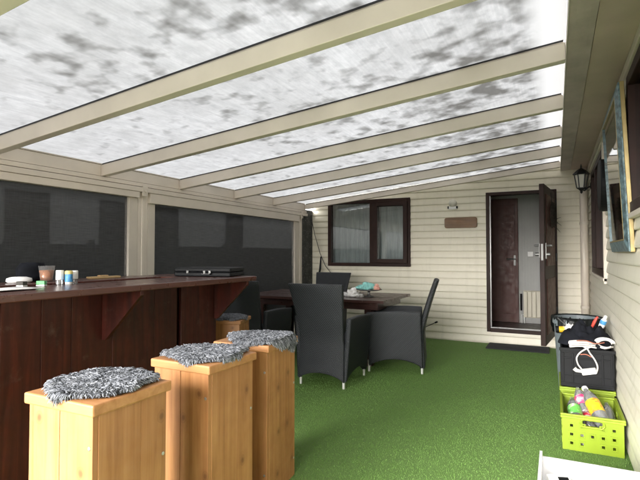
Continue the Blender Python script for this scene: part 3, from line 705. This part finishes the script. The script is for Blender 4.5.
# black carrying case at the end of the bar
CM = BT(-3.14,3.36,R_(14),k=1.0)
cs_ = bthing('carrying_case', 'flat black carrying case with metal latches at the end of the bar', 'case', -3.1, 3.4)
MB().box(0,.47,0,.30,0,.032,CM).build('case_base', M['black'], cs_, .008)
MB().box(0,.47,0,.30,.0335,.068,CM).build('case_lid', M['black'], cs_, .010)
for x in (.115,.255,.30): MB().box(x-.009,x+.009,-.005,-.0005,.024,.044,CM).tube([(x-.006,-.006,.034),(x+.006,-.006,.034)], .003, 8, CM).build('latch', M['chrome'], cs_, .002)
MB().tube([(.24,-.002,.028),(.245,-.022,.02),(.31,-.022,.02),(.315,-.002,.028)], .005, 8, CM).build('handle', M['black_iron'], cs_)
def lathe_thing(name, label, cat, prof, loc, mat, n=24, group=None):
    o = MB().lathe(prof, n, TM(loc)).build(name, mat, None, smooth=False); return tag(o, label, cat, group)

# ------------------------------------------------------------------ stools with fleece covers
GS = 'tall wooden box stools along the bar'
st = thing('bar_stool', 'nearest tall pine box stool in front of the bar', 'stool', (0,0,0), GS, local=True)
m_ = MB(); h = .741; q = .157
for (a, b) in ((-q, -.002), (.0, q-.002)):
    m_.box(a+.0002, b-.0002, -q, -q+.02, 0, h); m_.box(a+.0002, b-.0002, q-.02, q, 0, h)
for (a, b) in ((-q+.0205, .035), (.035, q-.0205)):
    m_.box(-q, -q+.02, a+.0002, b-.0002, 0, h); m_.box(q-.02, q, a+.0002, b-.0002, 0, h)
m_.box(-q+.021,q-.021,-q+.021,q-.021,.02,.03)
m_.build('box_body', M['pine'], st, .0015)
MB().box(-.170,.170,-.170,.170,h+.001,h+.039).build('lid', M['pine_lid'], st, .006)
for (x, y, z, ax) in ((.14,-q,.64,'y'),(.14,-q,.12,'y'),(-.145,-q,.12,'y'),(q,.14,.52,'x'),(q,.14,.1,'x')):
    mat_ = TM((x,y,z),0,PI/2) if ax == 'y' else TM((x,y,z),0,0,PI/2)
    MB().lathe([(.0065,-.001),(.0065,.0015),(.004,.0022),(.001,.0018)], 10, mat_).build('screw', M['screw'], st)
stools = [(-1.455,1.199,.0,None), (-1.464,1.774,-.03,'second pine box stool, beside the nearest one'),
          (-1.492,2.244,.045,'third pine box stool, its fleece drooping over the edge'), (-2.665,3.52,R_(20),'farthest pine box stool at the end of the bar')]
for i, (x, y, a, lab) in enumerate(stools):
    if i == 0: st.location = (x,y,0)
    else:
        k_ = dup(st, (x,y,0), a, lab)
        if i == 3: k_.scale = (1.05,1.05,.86)          # the far stool is a little lower
def fleece(cx, cy, rx, ry, seed, label, edge=.170, n=8000, rot=0., hole=None):
    """curly sheepskin-like cover; locks near or past the lid's edge hang down"""
    rng = random.Random(seed); mb = MB(); tone = []; z0 = .7805
    lid = lambda x, y: abs(x) <= edge+.006 and abs(y) <= edge+.006      # local to the stool centre
    def rad(a): return 1+.07*math.sin(3*a+seed)+.05*math.sin(5*a+2*seed)+.03*math.sin(9*a+seed*3)
    def surf(x, y):
        dx, dy = max(0, abs(x)-edge), max(0, abs(y)-edge); d = math.hypot(dx, dy)
        return z0+.019+.006*mnoise.noise(Vector((x*14,y*14,seed)))-1.6*d
    ca, sa = math.cos(rot), math.sin(rot)
    vs = []; fs = []; nr, na = 10, 48
    for k in range(2):
        for j in range(nr+1):
            for i in range(na):
                a = 2*PI*i/na; r = j/nr*rad(a)*.97; x, y = cx+rx*r*math.cos(a), cy+ry*r*math.sin(a)
                d = max(0, abs(x)-edge, abs(y)-edge)
                z = surf(x, y) if k == 0 else (z0+.002 if d == 0 else surf(x,y)-.010)
                if k == 0 and j == nr: z = min(z, z0+.004) if d == 0 else z-.004
                # past the edge the pad folds down the side instead of reaching out
                X = max(-edge-.012, min(edge+.012, x)); Y = max(-edge-.012, min(edge+.012, y))
                vs.append((X, Y, z))
    for k in range(2):
        for j in range(nr):
            for i in range(na):
                b = k*(nr+1)*na; i2 = (i+1) % na; f_ = (b+j*na+i, b+j*na+i2, b+(j+1)*na+i2, b+(j+1)*na+i); fs.append(f_)
    for i in range(na): b = (nr+1)*na; i2 = (i+1) % na; fs.append((nr*na+i, nr*na+i2, b+nr*na+i2, b+nr*na+i))
    mb.add(vs, fs); tone += [.05]*len(vs)
    for k in range(n):
        a = rng.uniform(0, 2*PI); r = math.sqrt(rng.random()) if rng.random() < .8 else rng.uniform(.85, 1.0)
        r *= rad(a); x, y = cx+rx*r*math.cos(a), cy+ry*r*math.sin(a)
        if hole and math.hypot((x-hole[0])/hole[2], (y-hole[1])/hole[3]) < 1: 
            if rng.random() < .93: continue
        z = surf(x, y); over = max(abs(x)-edge, abs(y)-edge)
        X = max(-edge-.014, min(edge+.014, x)); Y = max(-edge-.014, min(edge+.014, y))
        oa = math.atan2(y-cy, x-cx)+rng.gauss(0, 1.1); ln = rng.uniform(.015, .029)
        dirv = Vector((math.cos(oa), math.sin(oa), 0)); clump = mnoise.noise(Vector((x*30, y*30, seed*3.)))
        oa2 = oa+clump*2.2; dirv = Vector((math.cos(oa2), math.sin(oa2), 0))
        upv = .55*(1-.6*r)+rng.uniform(.0,.45)
        if r > .9*rad(a) and over <= -.01: upv = -.35*rng.random(); ln *= .8
        if over > -.01: upv = -.2-rng.random()*.7; ln *= 1.0; dirv *= .5
        p0 = Vector((X, Y, z-.003)); d1 = (dirv*.8+Vector((0,0,upv))).normalized()
        side = Vector((-dirv.y, dirv.x, 0))*rng.uniform(-.5,.5)
        p1 = p0+d1*ln*.45; d2 = (d1+side+Vector((0,0,-.55))).normalized(); p2 = p1+d2*ln*.35
        d3 = (d2-side*2.6+Vector((0,0,-.25))).normalized(); p3 = p2+d3*ln*.28
        pts = [p0,p1,p2,p3]
        if over <= -.02: 
            for q_ in pts[1:]: q_.z = max(q_.z, z0+.003)
        wd = rng.uniform(.0015,.0027); m0 = len(mb.v); mb.tube(pts, [wd*.8, wd, wd*.75, wd*.2], 4, None, False)
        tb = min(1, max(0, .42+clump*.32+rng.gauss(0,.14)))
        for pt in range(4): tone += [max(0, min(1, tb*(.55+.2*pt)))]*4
    mb.tone = tone
    return mb
GF = 'grey curly fleece covers on the stools'
fl = [(-.018,.006,.183,.172,11,'grey curly fleece cover on the nearest pine stool',None),
      (-.004,.004,.184,.174,23,'grey curly fleece cover on the second pine stool',None),
      (.03,-.008,.184,.172,37,'grey curly fleece cover drooping over the third stool edge',None),
      (.0,-.008,.176,.176,41,'grey fleece cover with a dark hollow on the farthest stool',(.05,-.12,.06,.05))]
for (x, y, a, _), (cx, cy, rx, ry, sd_, lab, hol) in zip(stools, fl):
    mb = fleece(cx, cy, rx, ry, sd_, lab, hole=hol)
    o = mb.build('fleece_cover', M['fur'], None, smooth=True); o.location = (x,y,0); o.rotation_euler = (0,0,a); tag(o, lab, 'seat cover', GF)
    if y > 3.3: o.scale = (1.05,1.05,.86)

# ------------------------------------------------------------------ wicker armchairs (local: faces +Y, back at y=0)
GC = 'charcoal wicker armchairs around the dining table'
ch = thing('wicker_armchair', 'charcoal wicker armchair with its back to the viewer, nearest the grass', 'armchair', (0,0,0), GC, local=True)
def backf(off):
    def f(u, v):
        z_lo = .055+.075*(1-(2*u-1)**2)**.8 if 0 < u < 1 else .055
        z = z_lo+(.970-z_lo)*v; z += .010*(1-(2*u-1)**2)*0
        hw = .222+.012*((.95-z)/.85)*(1 if z < .4 else 0)+.055*max(0, (z-.35)/.6)**1.5
        y = -.02*max(0,(.5-z)/.5) - .02 - .165*max(0, (z-.40)/.57)**1.25
        y += .05*(1-abs(2*u-1)**2)*-.35+off*(1-.35*v)
        return ((2*u-1)*hw, y, z)
    return f
MB().slab(16, 24, backf(.028), backf(-.028)).build('backrest', M['wicker'], ch, .010, True)
for s in (-1, 1):
    def sf(off):
        def f(u, v):
            z_lo = .058+.085*max(0, 1-(2*u-1)**2)**.8; zt = .645-.02*u+.012*math.sin(u*PI); z = z_lo+(zt-z_lo)*v
            x = s*(.232+.038*((z-.1)/.55))+off*s; y = -.03-.02*max(0,(.5-z)/.5)+u*(.56+.012*v)
            return (x, y, z)
        return f
    MB().slab(14, 14, sf(.026), sf(-.026)).build('armrest', M['wicker'], ch, .012, True)
MB().box(-.212,.212,.012,.50,.36,.43).build('seat', M['wicker'], ch, .012)
ff = lambda u, v: ((2*u-1)*.222, .512, (.062+.09*max(0,1-(2*u-1)**2)**.8)*(1-v)+.40*v)
MB().slab(12, 8, ff, lambda u, v: tuple(Vector(ff(u,v))-Vector((0,.03,0)))).build('front_apron', M['wicker'], ch, .006, True)
for (x, y) in ((-.222,-.035),(.222,-.035),(-.222,.515),(.222,.515)):
    MB().tube([(x,y,0),(x,y,.12)], [.012,.014], 10).build('foot', M['alu_foot'], ch)
chairs = [(-1.995,4.13,.02,None),
          (-1.345,5.17,R_(90+13),'charcoal wicker armchair at the right end of the table, seen from the side'),
          (-2.95,6.27,R_(180),'charcoal wicker armchair on the far side of the table under the window'),
          (-3.00,4.28,.03,'charcoal wicker armchair half hidden behind the bar and the farthest stool')]
for i, (x, y, a, lab) in enumerate(chairs):
    if i == 0: ch.location = (x,y,0); ch.rotation_euler = (0,0,a)
    else: dup(ch, (x,y,0), a, lab)

# ------------------------------------------------------------------ dining table
TX0, TX1, TY0, TY1, TZ = -3.52, -1.655, 4.90, 5.95, .742
tb_ = thing('dining_table', 'dark red brown wooden dining table with weathered plank top', 'table', ((TX0+TX1)/2, (TY0+TY1)/2, 0))
m_ = MB(); n = 8
for k in range(n):
    a = TY0+(TY1-TY0)*k/n; b = TY0+(TY1-TY0)*(k+1)/n; m_.box(TX0+random.uniform(0,.003), TX1-random.uniform(0,.003), a+.0015, b-.0015, TZ-.032, TZ-random.uniform(0,.0015))
m_.build('tabletop', M['table'], tb_, .003)
MB().box(TX0+.12,TX1-.12,TY0+.10,TY0+.13,TZ-.115,TZ-.033).box(TX0+.12,TX1-.12,TY1-.13,TY1-.10,TZ-.115,TZ-.033).box(TX0+.10,TX0+.119,TY0+.10,TY1-.10,TZ-.115,TZ-.033).box(TX1-.119,TX1-.10,TY0+.10,TY1-.10,TZ-.115,TZ-.033).build('apron', M['table'], tb_, .002)
for x in (TX0+.18, TX1-.27):
    for y in (TY0+.135, TY1-.225): MB().box(x, x+.085, y, y+.085, 0, TZ-.033).build('leg', M['table'], tb_, .004)
# on the table
TS = (-1.98, 5.33)
t_ = thing('cake_stand', 'dark footed cake stand on the dining table', 'cake stand', (*TS, TZ))
MB().lathe([(.06,0),(.062,.006),(.02,.016),(.014,.04),(.018,.065),(.001,.066)], 24, TM((*TS,TZ))).build('foot', M['seal'], t_, smooth=True)
MB().lathe([(.02,.067),(.11,.072),(.155,.084),(.155,.088),(.11,.078),(.001,.076)], 32, TM((*TS,TZ)), cap=False).build('plate', M['seal'], t_, smooth=True)
def crumple(name, loc, r, hgt, mat, label, cat, seed, sq=(1,1), amp=.35):
    m_ = MB(); n = 14; prof = []
    for k in range(n+1):
        t = k/n; prof.append((max(.001, r*(math.cos(t*PI/2)**.7)*(.85+.15*min(1, t*6))), hgt*t))
    m_.lathe(prof, 44, TM(loc) @ Matrix.Diagonal((sq[0],sq[1],1,1)))
    c = Vector(loc)
    for i, p in enumerate(m_.v):
        q = Vector(p); a_ = q*(1.3/r)+Vector((seed,0,0)); hh = (q.z-loc[2])/hgt
        d = abs(mnoise.noise(a_*1.4))*1.1-.35+abs(mnoise.noise(a_*3.1))*.6-.2+mnoise.noise(a_*7)*.12
        e = q-c; e.z *= .8
        if hh > .02: m_.v[i] = tuple(q+e*d*amp*1.9)
        elif e.length > .002: m_.v[i] = tuple(q+Vector((e.x,e.y,0))*d*amp)
    o = m_.build(name, mat, None, smooth=True); return tag(o, label, cat)
crumple('folded_napkin', (TS[0]-.035,TS[1],TZ+.084), .105, .085, M['teal'], 'teal patterned napkin heaped on the cake stand', 'napkin', 3.1, (1.15,.8))
crumple('folded_napkin', (TS[0]+.095,TS[1]+.01,TZ+.084), .048, .065, M['salmon'], 'salmon pink napkin at the right of the cake stand', 'napkin', 5.7)
crumple('tissue_heap', (TS[0]-.165,TS[1]-.10,TZ+.001), .10, .10, M['paper'], 'crumpled white tissue beside the cake stand', 'tissue', 8.2, (1.2,.8), .5)
t_ = lathe_thing('white_bowl', 'small white bowl left of the tissue on the table', 'bowl', [(.025,0),(.04,.02),(.043,.045),(.040,.045),(.036,.022),(.001,.012)], (TS[0]-.30,TS[1]-.08,TZ+.001), M['white'])
crumple('tan_cloth', (-1.80,5.52,.60), .055, .11, M['tan'], 'small tan cloth stuffed between the table end and the chair', 'cloth', 2.2, (.8,.6))

# ------------------------------------------------------------------ crates by the side wall
def crate(loc, W, D, H, label, seed, mat, name='folding_crate', grp=None):
    """open-topped crate, base corner at loc; walls have square holes and hand holes"""
    t_ = thing(name, label, 'crate', loc, grp); X, Y, Z = loc; th = .012
    def panel(mb, L, place, holes):
        us = sorted({0,L}|{h[0] for h in holes}|{h[1] for h in holes}); zs = sorted({0,H}|{h[2] for h in holes}|{h[3] for h in holes})
        inside = lambda u, z: any(h[0] < u < h[1] and h[2] < z < h[3] for h in holes)
        for i, (a, b) in enumerate(zip(us, us[1:])):
            for j, (c, d) in enumerate(zip(zs, zs[1:])):
                if not inside((a+b)/2, (c+d)/2): mb.add([place(*p) for p in ((a,c,0),(b,c,0),(b,d,0),(a,d,0),(a,c,th),(b,c,th),(b,d,th),(a,d,th))],
                     [(0,1,2,3),(7,6,5,4),(0,4,5,1),(1,5,6,2),(2,6,7,3),(3,7,4,0)])
    def holes_for(L, n):
        hs_ = []
        for r, z in enumerate((.045,.10,.155)):
            for k in range(n):
                if r == 0 and k == n//2: continue
                if r == 2 and abs(k-n//2) < 1: continue
                u = L*(k+.5)/n*.86+L*.07; hs_.append((u-.0085,u+.0085,z-.0085,z+.0085))
        hs_.append((L/2-.055,L/2+.055,H-.052,H-.018)); return hs_
    for kind, L, pl in (('front', W, lambda u,z,o: (X+u, Y+o, Z+z)), ('back', W, lambda u,z,o: (X+u, Y+D-o, Z+z)),
                        ('side', D-2*th, lambda u,z,o: (X+o, Y+th+u, Z+z)), ('side', D-2*th, lambda u,z,o: (X+W-o, Y+th+u, Z+z))):
        n = 5 if L < .42 else 7; hs_ = holes_for(L, n); mb = MB(); panel(mb, L, pl, hs_)
        pn = mb.build(kind+'_panel' if kind != 'side' else 'side_panel', mat, t_)
        mb = MB()                      # raised rims round the holes
        for a, b, c, d in hs_:
            g_ = .008; pr = -.003
            for (u0,u1,z0,z1) in ((a-g_*1.5,b+g_*1.5,c-g_*1.5,c-g_*.6),(a-g_*1.5,b+g_*1.5,d+g_*.6,d+g_*1.5),(a-g_*1.5,a-g_*.6,c-g_*.6,d+g_*.6),(b+g_*.6,b+g_*1.5,c-g_*.6,d+g_*.6)):
                mb.add([pl(*p) for p in ((u0,z0,pr),(u1,z0,pr),(u1,z1,pr),(u0,z1,pr),(u0,z0,-.0003),(u1,z0,-.0003),(u1,z1,-.0003),(u0,z1,-.0003))],
                       [(0,1,2,3),(7,6,5,4),(0,4,5,1),(1,5,6,2),(2,6,7,3),(3,7,4,0)])
        mb.build('hole_rim', mat, pn)
        if kind == 'front':
            u0, u1, z0, z1 = hs_[-1]; zc = (z0+z1)/2; rr = (z1-z0)/2+.006
            ring = [pl(u0+.012+rr*math.cos(R_(a)), zc+rr*math.sin(R_(a)), -.002) for a in range(90, 271, 20)]+[pl(u1-.012+rr*math.cos(R_(a)), zc+rr*math.sin(R_(a)), -.002) for a in range(-90, 91, 20)]
            MB().tube(ring+ring[:2], .0062, 8).build('handle_rim', mat, pn, smooth=True)
    MB().box(X+th+.001,X+W-th-.001,Y+th+.001,Y+D-th-.001,Z+.006,Z+.014).build('crate_base', mat, t_)
    m_ = MB(); e = .010                # top rim
    m_.box(X-e,X+W+e,Y-e,Y+.006,Z+H+.0005,Z+H+.014).box(X-e,X+W+e,Y+D-.006,Y+D+e,Z+H+.0005,Z+H+.014).box(X-e,X+.006,Y+.006,Y+D-.006,Z+H+.0005,Z+H+.014).box(X+W-.006,X+W+e,Y+.006,Y+D-.006,Z+H+.0005,Z+H+.014)
    m_.box(X-e,X+W+e,Y-e,Y-.0005,Z+H-.016,Z+H).box(X-e,X-.0005,Y,Y+D,Z+H-.016,Z+H)
    m_.build('top_rim', mat, t_, .003)
    return t_
GR = 'lime green crates by the side wall'
crate((.022,3.475,.001), .338, .50, .215, 'lime green plastic crate full of empty bottles, nearest the viewer', 1, M['lime'], grp=GR)
crate((.020,4.075,.001), .345, .48, .235, 'lime green plastic crate under the black crate', 2, M['lime'], grp=GR)
# black crate standing on the rear green crate
BKX, BKY, BKZ, BKW, BKD, BKH = .020, 4.085, .2515, .352, .46, .285
bk = thing('black_crate', 'black plastic crate stacked on the rear lime green crate', 'crate', (BKX,BKY,BKZ))
m_ = MB(); th = .014
m_.box(BKX,BKX+BKW,BKY,BKY+th,BKZ,BKZ+BKH).box(BKX,BKX+BKW,BKY+BKD-th,BKY+BKD,BKZ,BKZ+BKH).box(BKX,BKX+th,BKY+th,BKY+BKD-th,BKZ,BKZ+BKH).box(BKX+BKW-th,BKX+BKW,BKY+th,BKY+BKD-th,BKZ,BKZ+BKH).box(BKX+th,BKX+BKW-th,BKY+th,BKY+BKD-th,BKZ,BKZ+.012)
m_.build('crate_wall', M['black'], bk, .004)
m_ = MB()
for z in (.02,.075,.21,.255): m_.box(BKX+.004,BKX+BKW-.004,BKY-.007,BKY-.0005,BKZ+z,BKZ+z+.012)
for x in (.012,.075,.27,.328): m_.box(BKX+x,BKX+x+.012,BKY-.008,BKY-.0008,BKZ+.033,BKZ+.253)
m_.box(BKX-.008,BKX+BKW+.006,BKY-.011,BKY-.0005,BKZ+BKH-.018,BKZ+BKH+.004)
m_.build('ribs', M['black'], bk, .002)

# bottles in the front crate
def bottle(p0, p1, r, label, lab_mat, body, cap_mat, name='plastic_bottle'):
    """lying from base p0 towards cap p1"""
    p0, p1 = Vector(p0), Vector(p1); d = (p1-p0); Ln = d.length; q = d.to_track_quat('Z','Y').to_matrix().to_4x4(); Mx = Matrix.Translation(p0) @ q
    t_ = thing(name, label, 'bottle', tuple(p0), 'empty bottles in the green crate')
    MB().lathe([(.001,.012),(r*.55,.002),(r*.8,0),(r,.018),(r*.98,Ln*.2),(r,Ln*.24),(r,Ln*.58),(r*.98,Ln*.64),(r*.86,Ln*.72),(r*.6,Ln*.82),(r*.36,Ln*.90),(r*.34,Ln*.95)], 24, Mx, False).build('bottle_wall', body, t_, smooth=True)
    MB().lathe([(r*1.012,Ln*.25),(r*1.012,Ln*.57)], 24, Mx, False).build('label_band', lab_mat, t_, smooth=True)
    if cap_mat: MB().lathe([(r*.42,Ln*.935),(r*.42,Ln*.995),(r*.36,Ln)], 16, Mx).build('cap', cap_mat, t_, .001)
def fancy(name, base, c2, c3, sc_=26):
    m, nt, N, L, P = newmat(name); f = noise_n(N, L, coords(N, L), sc_, 2, .4, .6)
    L.new(ramp(N, L, f, [(.40, base), (.47, base), (.52, c2), (.58, c2), (.63, c3)]), P.inputs['Base Color']); P.inputs['Roughness'].default_value = .3; return m
M['yl'] = fancy('yellow_bottle_label', (.80,.50,.015), (.82,.55,.03), (.75,.22,.03))
M['gl'] = fancy('green_bottle_label', (.14,.52,.09), (.35,.66,.25), (.72,.78,.70))
M['pl'] = fancy('pink_bottle_label', (.66,.04,.16), (.75,.25,.35), (.7,.6,.6))
M['rl'] = fancy('red_bottle_label', (.60,.02,.05), (.75,.70,.68), (.6,.05,.08))
bottle((.262,3.555,.16), (.165,3.84,.315), .046, 'clear plastic bottle with a large yellow label leaning in the crate', M['yl'], M['pet'], M['white'])
bottle((.115,3.56,.135), (.085,3.85,.235), .043, 'tinted plastic bottle with a green label in the crate', M['gl'], M['pet_green'], None)
bottle((.185,3.58,.11), (.17,3.86,.20), .038, 'plastic bottle with a red and white label low in the crate', M['rl'], M['pet'], M['red'])
bottle((.165,3.70,.17), (.125,3.95,.285), .040, 'plastic bottle with a pink label at the back of the crate', M['pl'], M['pet'], None)
bottle((.31,3.62,.09), (.30,3.92,.21), .038, 'clear plastic bottle without cap against the wall side of the crate', M['pet'], M['pet'], None)
bottle((.20,3.52,.05), (.05,3.60,.06), .036, 'clear plastic bottle lying across the crate bottom', M['white'], M['pet'], M['green'])

# jacket heaped over the black crate
def heap(name, cx, cy, z0, rx, ry, hgt, mat, label, cat, seed, nx=44, ny=40, skirt=0.0):
    mb = MB(); vs = []; 
    def f(u, v):
        a = 2*PI*u; r = v; rr = 1+.12*math.sin(3*a+seed)+.08*math.sin(5*a+seed*2)
        x = cx+rx*r*rr*math.cos(a); y = cy+ry*r*rr*math.sin(a)
        hh = hgt*(1-r**4)
        n1 = abs(mnoise.noise(Vector((x*8,y*8,seed))))*1.3-.45+abs(mnoise.noise(Vector((x*17,y*13,seed+4))))*.9-.3+mnoise.noise(Vector((x*45,y*45,seed+9)))*.12
        z = z0+hh*(1+.55*n1)-skirt*max(0, r-.8)*5*.2
        return (min(x, XR-.03), y, max(z0-skirt, z))
    mb.slab(nx, ny, lambda u, v: f(u, max(v,.001)), lambda u, v: (f(u, max(v,.001))[0], f(u, max(v,.001))[1], z0-skirt-.006))
    o = mb.build(name, mat, None, smooth=True); return tag(o, label, cat)
heap('black_jacket', .215, 4.36, BKZ+BKH+.010, .19, .235, .14, M['black_cloth'], 'crumpled black jacket heaped over the black crate', 'jacket', 4.4)

# white cables and power strip
ZT = BKZ+BKH+.016
t_ = thing('power_strip', 'white power strip with looped cable hanging on the black crate front', 'power strip', (.19, 4.06, .4))
Pm = TM((.205,4.055,.385), .0, 0, -.22)
MB().box(-.048,.048,-.020,.013,-.022,.022,Pm).build('socket_block', M['white'], t_, .006)
m_ = MB()
for x in (-.028, 0, .028): m_.lathe([(.0105,.0005),(.0105,.004),(.008,.004),(.007,.001)], 14, Pm @ TM((x,-.0205,0),0,PI/2))
m_.build('socket', M['paper'], t_)
def sm(pts, n=6):
    P_ = [Vector(p) for p in pts]; out = []
    for i in range(len(P_)-1):
        a, b, c, d = P_[max(i-1,0)], P_[i], P_[i+1], P_[min(i+2,len(P_)-1)]
        for k in range(n):
            t = k/n; out.append(.5*((2*b)+(c-a)*t+(2*a-5*b+4*c-d)*t*t+(3*b-a-3*c+d)*t**3))
    return out+[P_[-1]]
MB().tube(sm([(.158,4.055,.397),(.135,4.06,.43),(.128,4.062,.475),(.15,4.06,.515),(.19,4.07,.545),(.23,4.10,.56)]), .0055, 8).build('cable', M['cable_white'], t_)
MB().tube(sm([(.252,4.055,.375),(.262,4.06,.42),(.245,4.06,.47),(.215,4.06,.515),(.195,4.07,.548),(.16,4.12,.556)]), .0055, 8).build('cable', M['cable_white'], t_)
MB().tube([(.165,4.052,.378),(.125,4.05,.385),(.11,4.052,.398)], [.010,.014,.016], 8).build('plug', M['cable_white'], t_)
t_ = thing('cable_bundle', 'white cable bundles with brown wires lying on top of the black crate', 'cable', (.2, 4.12, ZT))
m_ = MB()
for k in range(9):
    y = 4.085+.013*k; z = ZT-.004+.012*(k % 3); m_.tube(sm([(.075+.01*random.random(),y,z),(.13,y-.012,z+.01),(.20,y,z+.012),(.245+.02*random.random(),y+.01,z+.004)], 4), .0058, 6)
m_.build('tied_cable', M['cable_white'], t_, smooth=True)
m_ = MB()
for k in range(4):
    r = .035+.006*k; c = Vector((.315,4.12+.006*k,ZT+.02)); m_.tube([c+Vector((r*1.25*math.cos(a),.012*math.sin(2*a+k),r*.75*math.sin(a)+.012)) for a in [2*PI*i/22 for i in range(21)]], .0045, 6)
m_.build('coiled_cable', M['cable_white'], t_, smooth=True)
m_ = MB(); m_.tube(sm([(.13,4.07,.60),(.19,4.10,.60),(.25,4.09,.585),(.31,4.10,.595)]), .004, 6).tube(sm([(.15,4.065,.50),(.19,4.062,.505),(.225,4.062,.488)]), .004, 6)
m_.build('brown_wire', M['cable_brown'], t_, smooth=True)
# rubbish bin
bn = thing('rubbish_bin', 'tall grey round rubbish bin lined with a black bag', 'bin', (.165,5.03,0))
BM = TM((.165,5.03,0))
MB().lathe([(.155,.004),(.158,.02),(.192,.60),(.204,.605),(.204,.628),(.196,.66),(.190,.66),(.190,.6),(.15,.02),(.001,.015)], 40, BM).build('bin_body', M['grey_bin'], bn, smooth=False)
m_ = MB()
def bagf(u, v, o=0):
    a = 2*PI*u; fold = .006*math.sin(13*a)+.005*math.sin(29*a+1)
    keep = 1/(1+math.exp(-9*(abs(((a-3.5+PI) % (2*PI))-PI)-.45)))       # the bag has slipped off the bin's left front
    hang = (.16+.05*math.sin(3*a+1)+.03*math.sin(7*a))*keep
    if v < .5:
        t = v/.5; return ((.208+fold+o+.006*(1-t))*math.cos(a), (.208+fold+o+.006*(1-t))*math.sin(a), .67-hang*(1-t))
    t = (v-.5)/.5; return ((.205-.03*t+fold*.7+o)*math.cos(a), (.205-.03*t+fold*.7+o)*math.sin(a), .672+.012*math.sin(t*PI)-.16*t)
m_.slab(96, 14, lambda u, v: bagf(u, v), lambda u, v: bagf(u, v, -.002), BM); m_.build('bin_bag', M['bag'], bn, smooth=True)
m_ = MB(); m_.tube(sm([(.005,4.88,.665),(.05,4.83,.63),(.10,4.815,.60),(.16,4.81,.585)]), .005, 6); m_.build('bag_tie', M['seal'], bn, smooth=True)
t_ = thing('yellow_torch', 'yellow hand torch between the bin and the black jacket', 'torch', (.05,4.62,.60))
MB().tube([(.015,4.62,.600),(.085,4.62,.604)], [.026,.026], 14).build('torch_body', M['yellow'], t_, .003)
MB().tube([(-.012,4.62,.598),(.0145,4.62,.600)], [.031,.029], 14).build('torch_head', M['black'], t_, .003)
m_ = MB().box(.0,.09,4.60,4.64,.568,.5735); m_.build('torch_foot', M['black'], t_)
crumple('paper_scrap', (.095,4.60,.605), .042, .06, M['paper'], 'white paper scrap beside the yellow torch', 'paper', 6.6, (1.1,.6), .7)
t_ = thing('spray_bottle', 'small white bottle with a blue cap on top of the black jacket', 'bottle', (.315,4.45,.66))
Bx = TM((.315,4.45,.66), .2, .25, .3)
MB().lathe([(.020,0),(.022,.01),(.022,.06),(.015,.075)], 18, Bx).build('bottle_body', M['white'], t_, .001)
MB().lathe([(.0225,.03),(.0235,.035),(.0235,.058),(.0225,.062)], 18, Bx, False).build('label_band', M['blue'], t_)
MB().lathe([(.013,.0755),(.013,.10),(.008,.105)], 14, Bx).build('cap', M['white'], t_, .001)
o = MB().tube([(.25,4.44,.655),(.268,4.44,.70),(.292,4.44,.745)], [.010,.012,.008], 10).build('marker_pen', M['red'], None, .001); tag(o, 'short red pen sticking out of the black jacket', 'pen')

# white open box at the bottom right
wb = thing('white_box', 'white open-topped board box on the grass at the near right corner', 'box', (.15,2.36,0))
X0, X1, Y0, Y1, ZB = -.085, .365, 2.02, 2.655, .245; t = .012
MB().box(X0+t+.0005,X1-t-.0005,Y1-t,Y1,.012,ZB).build('back_board', M['white_board'], wb, .001)
MB().box(X0+t+.0005,X1-t-.0005,Y0,Y0+t,.012,ZB).build('front_board', M['white_board'], wb, .001)
MB().box(X0,X0+t,Y0,Y1+.004,.012,ZB+.022).build('side_board', M['white_board'], wb, .001)
MB().box(X1-t,X1,Y0,Y1+.004,.012,ZB+.022).build('side_board', M['white_board'], wb, .001)
MB().box(X0,X1,Y0,Y1,.0,.0115).build('box_base', M['white_board'], wb)
t_ = thing('paper_packet', 'white packet with dark print inside the white box', 'packet', (0,2.53,.02))
PM_ = TM((.005,2.52,.195), .35, .35)
MB().box(-.05,.05,-.04,.04,-.17,.0,PM_).build('packet_body', M['paper'], t_, .003)
MB().box(-.005,.04,-.03,.02,.0005,.003,PM_).build('printed_panel', M['black'], t_)

# ------------------------------------------------------------------ outside, seen through the mesh
t_ = thing('garden_fence', 'dark wooden garden fence outside behind the mesh screens', 'fence', (-5.2, 3, 0))
m_ = MB()
for k in range(60): m_.box(-5.22,-5.20,-4+k*.28,-4+k*.28+.27,0,1.36)
m_.build('board_panel', M['fence'], t_)
for k in range(7): MB().box(-5.28,-5.221,-4+k*2.7,-3.92+k*2.7,0,1.42).build('post', M['fence'], t_)
nb = thing('neighbour_home', 'pale neighbouring mobile home outside behind the mesh screens', 'building', (-9, 4, 0))
MB().box(-11,-8,-3,14,0,3.0).build('wall', M['neighbour'], nb)
MB().prism([(-11.2,-3.2,3.0),(-7.8,-3.2,3.0),(-9.5,-3.2,3.7)], (0,17.4,0)).build('roof', M['dark_room'], nb)
for y in (-1.5,1.6,4.7,6.5,7.9,10.5): 
    wq = MB().box(-7.995,-7.96,y,y+.75,1.0,2.3).build('window', M['brown_frame'], nb)
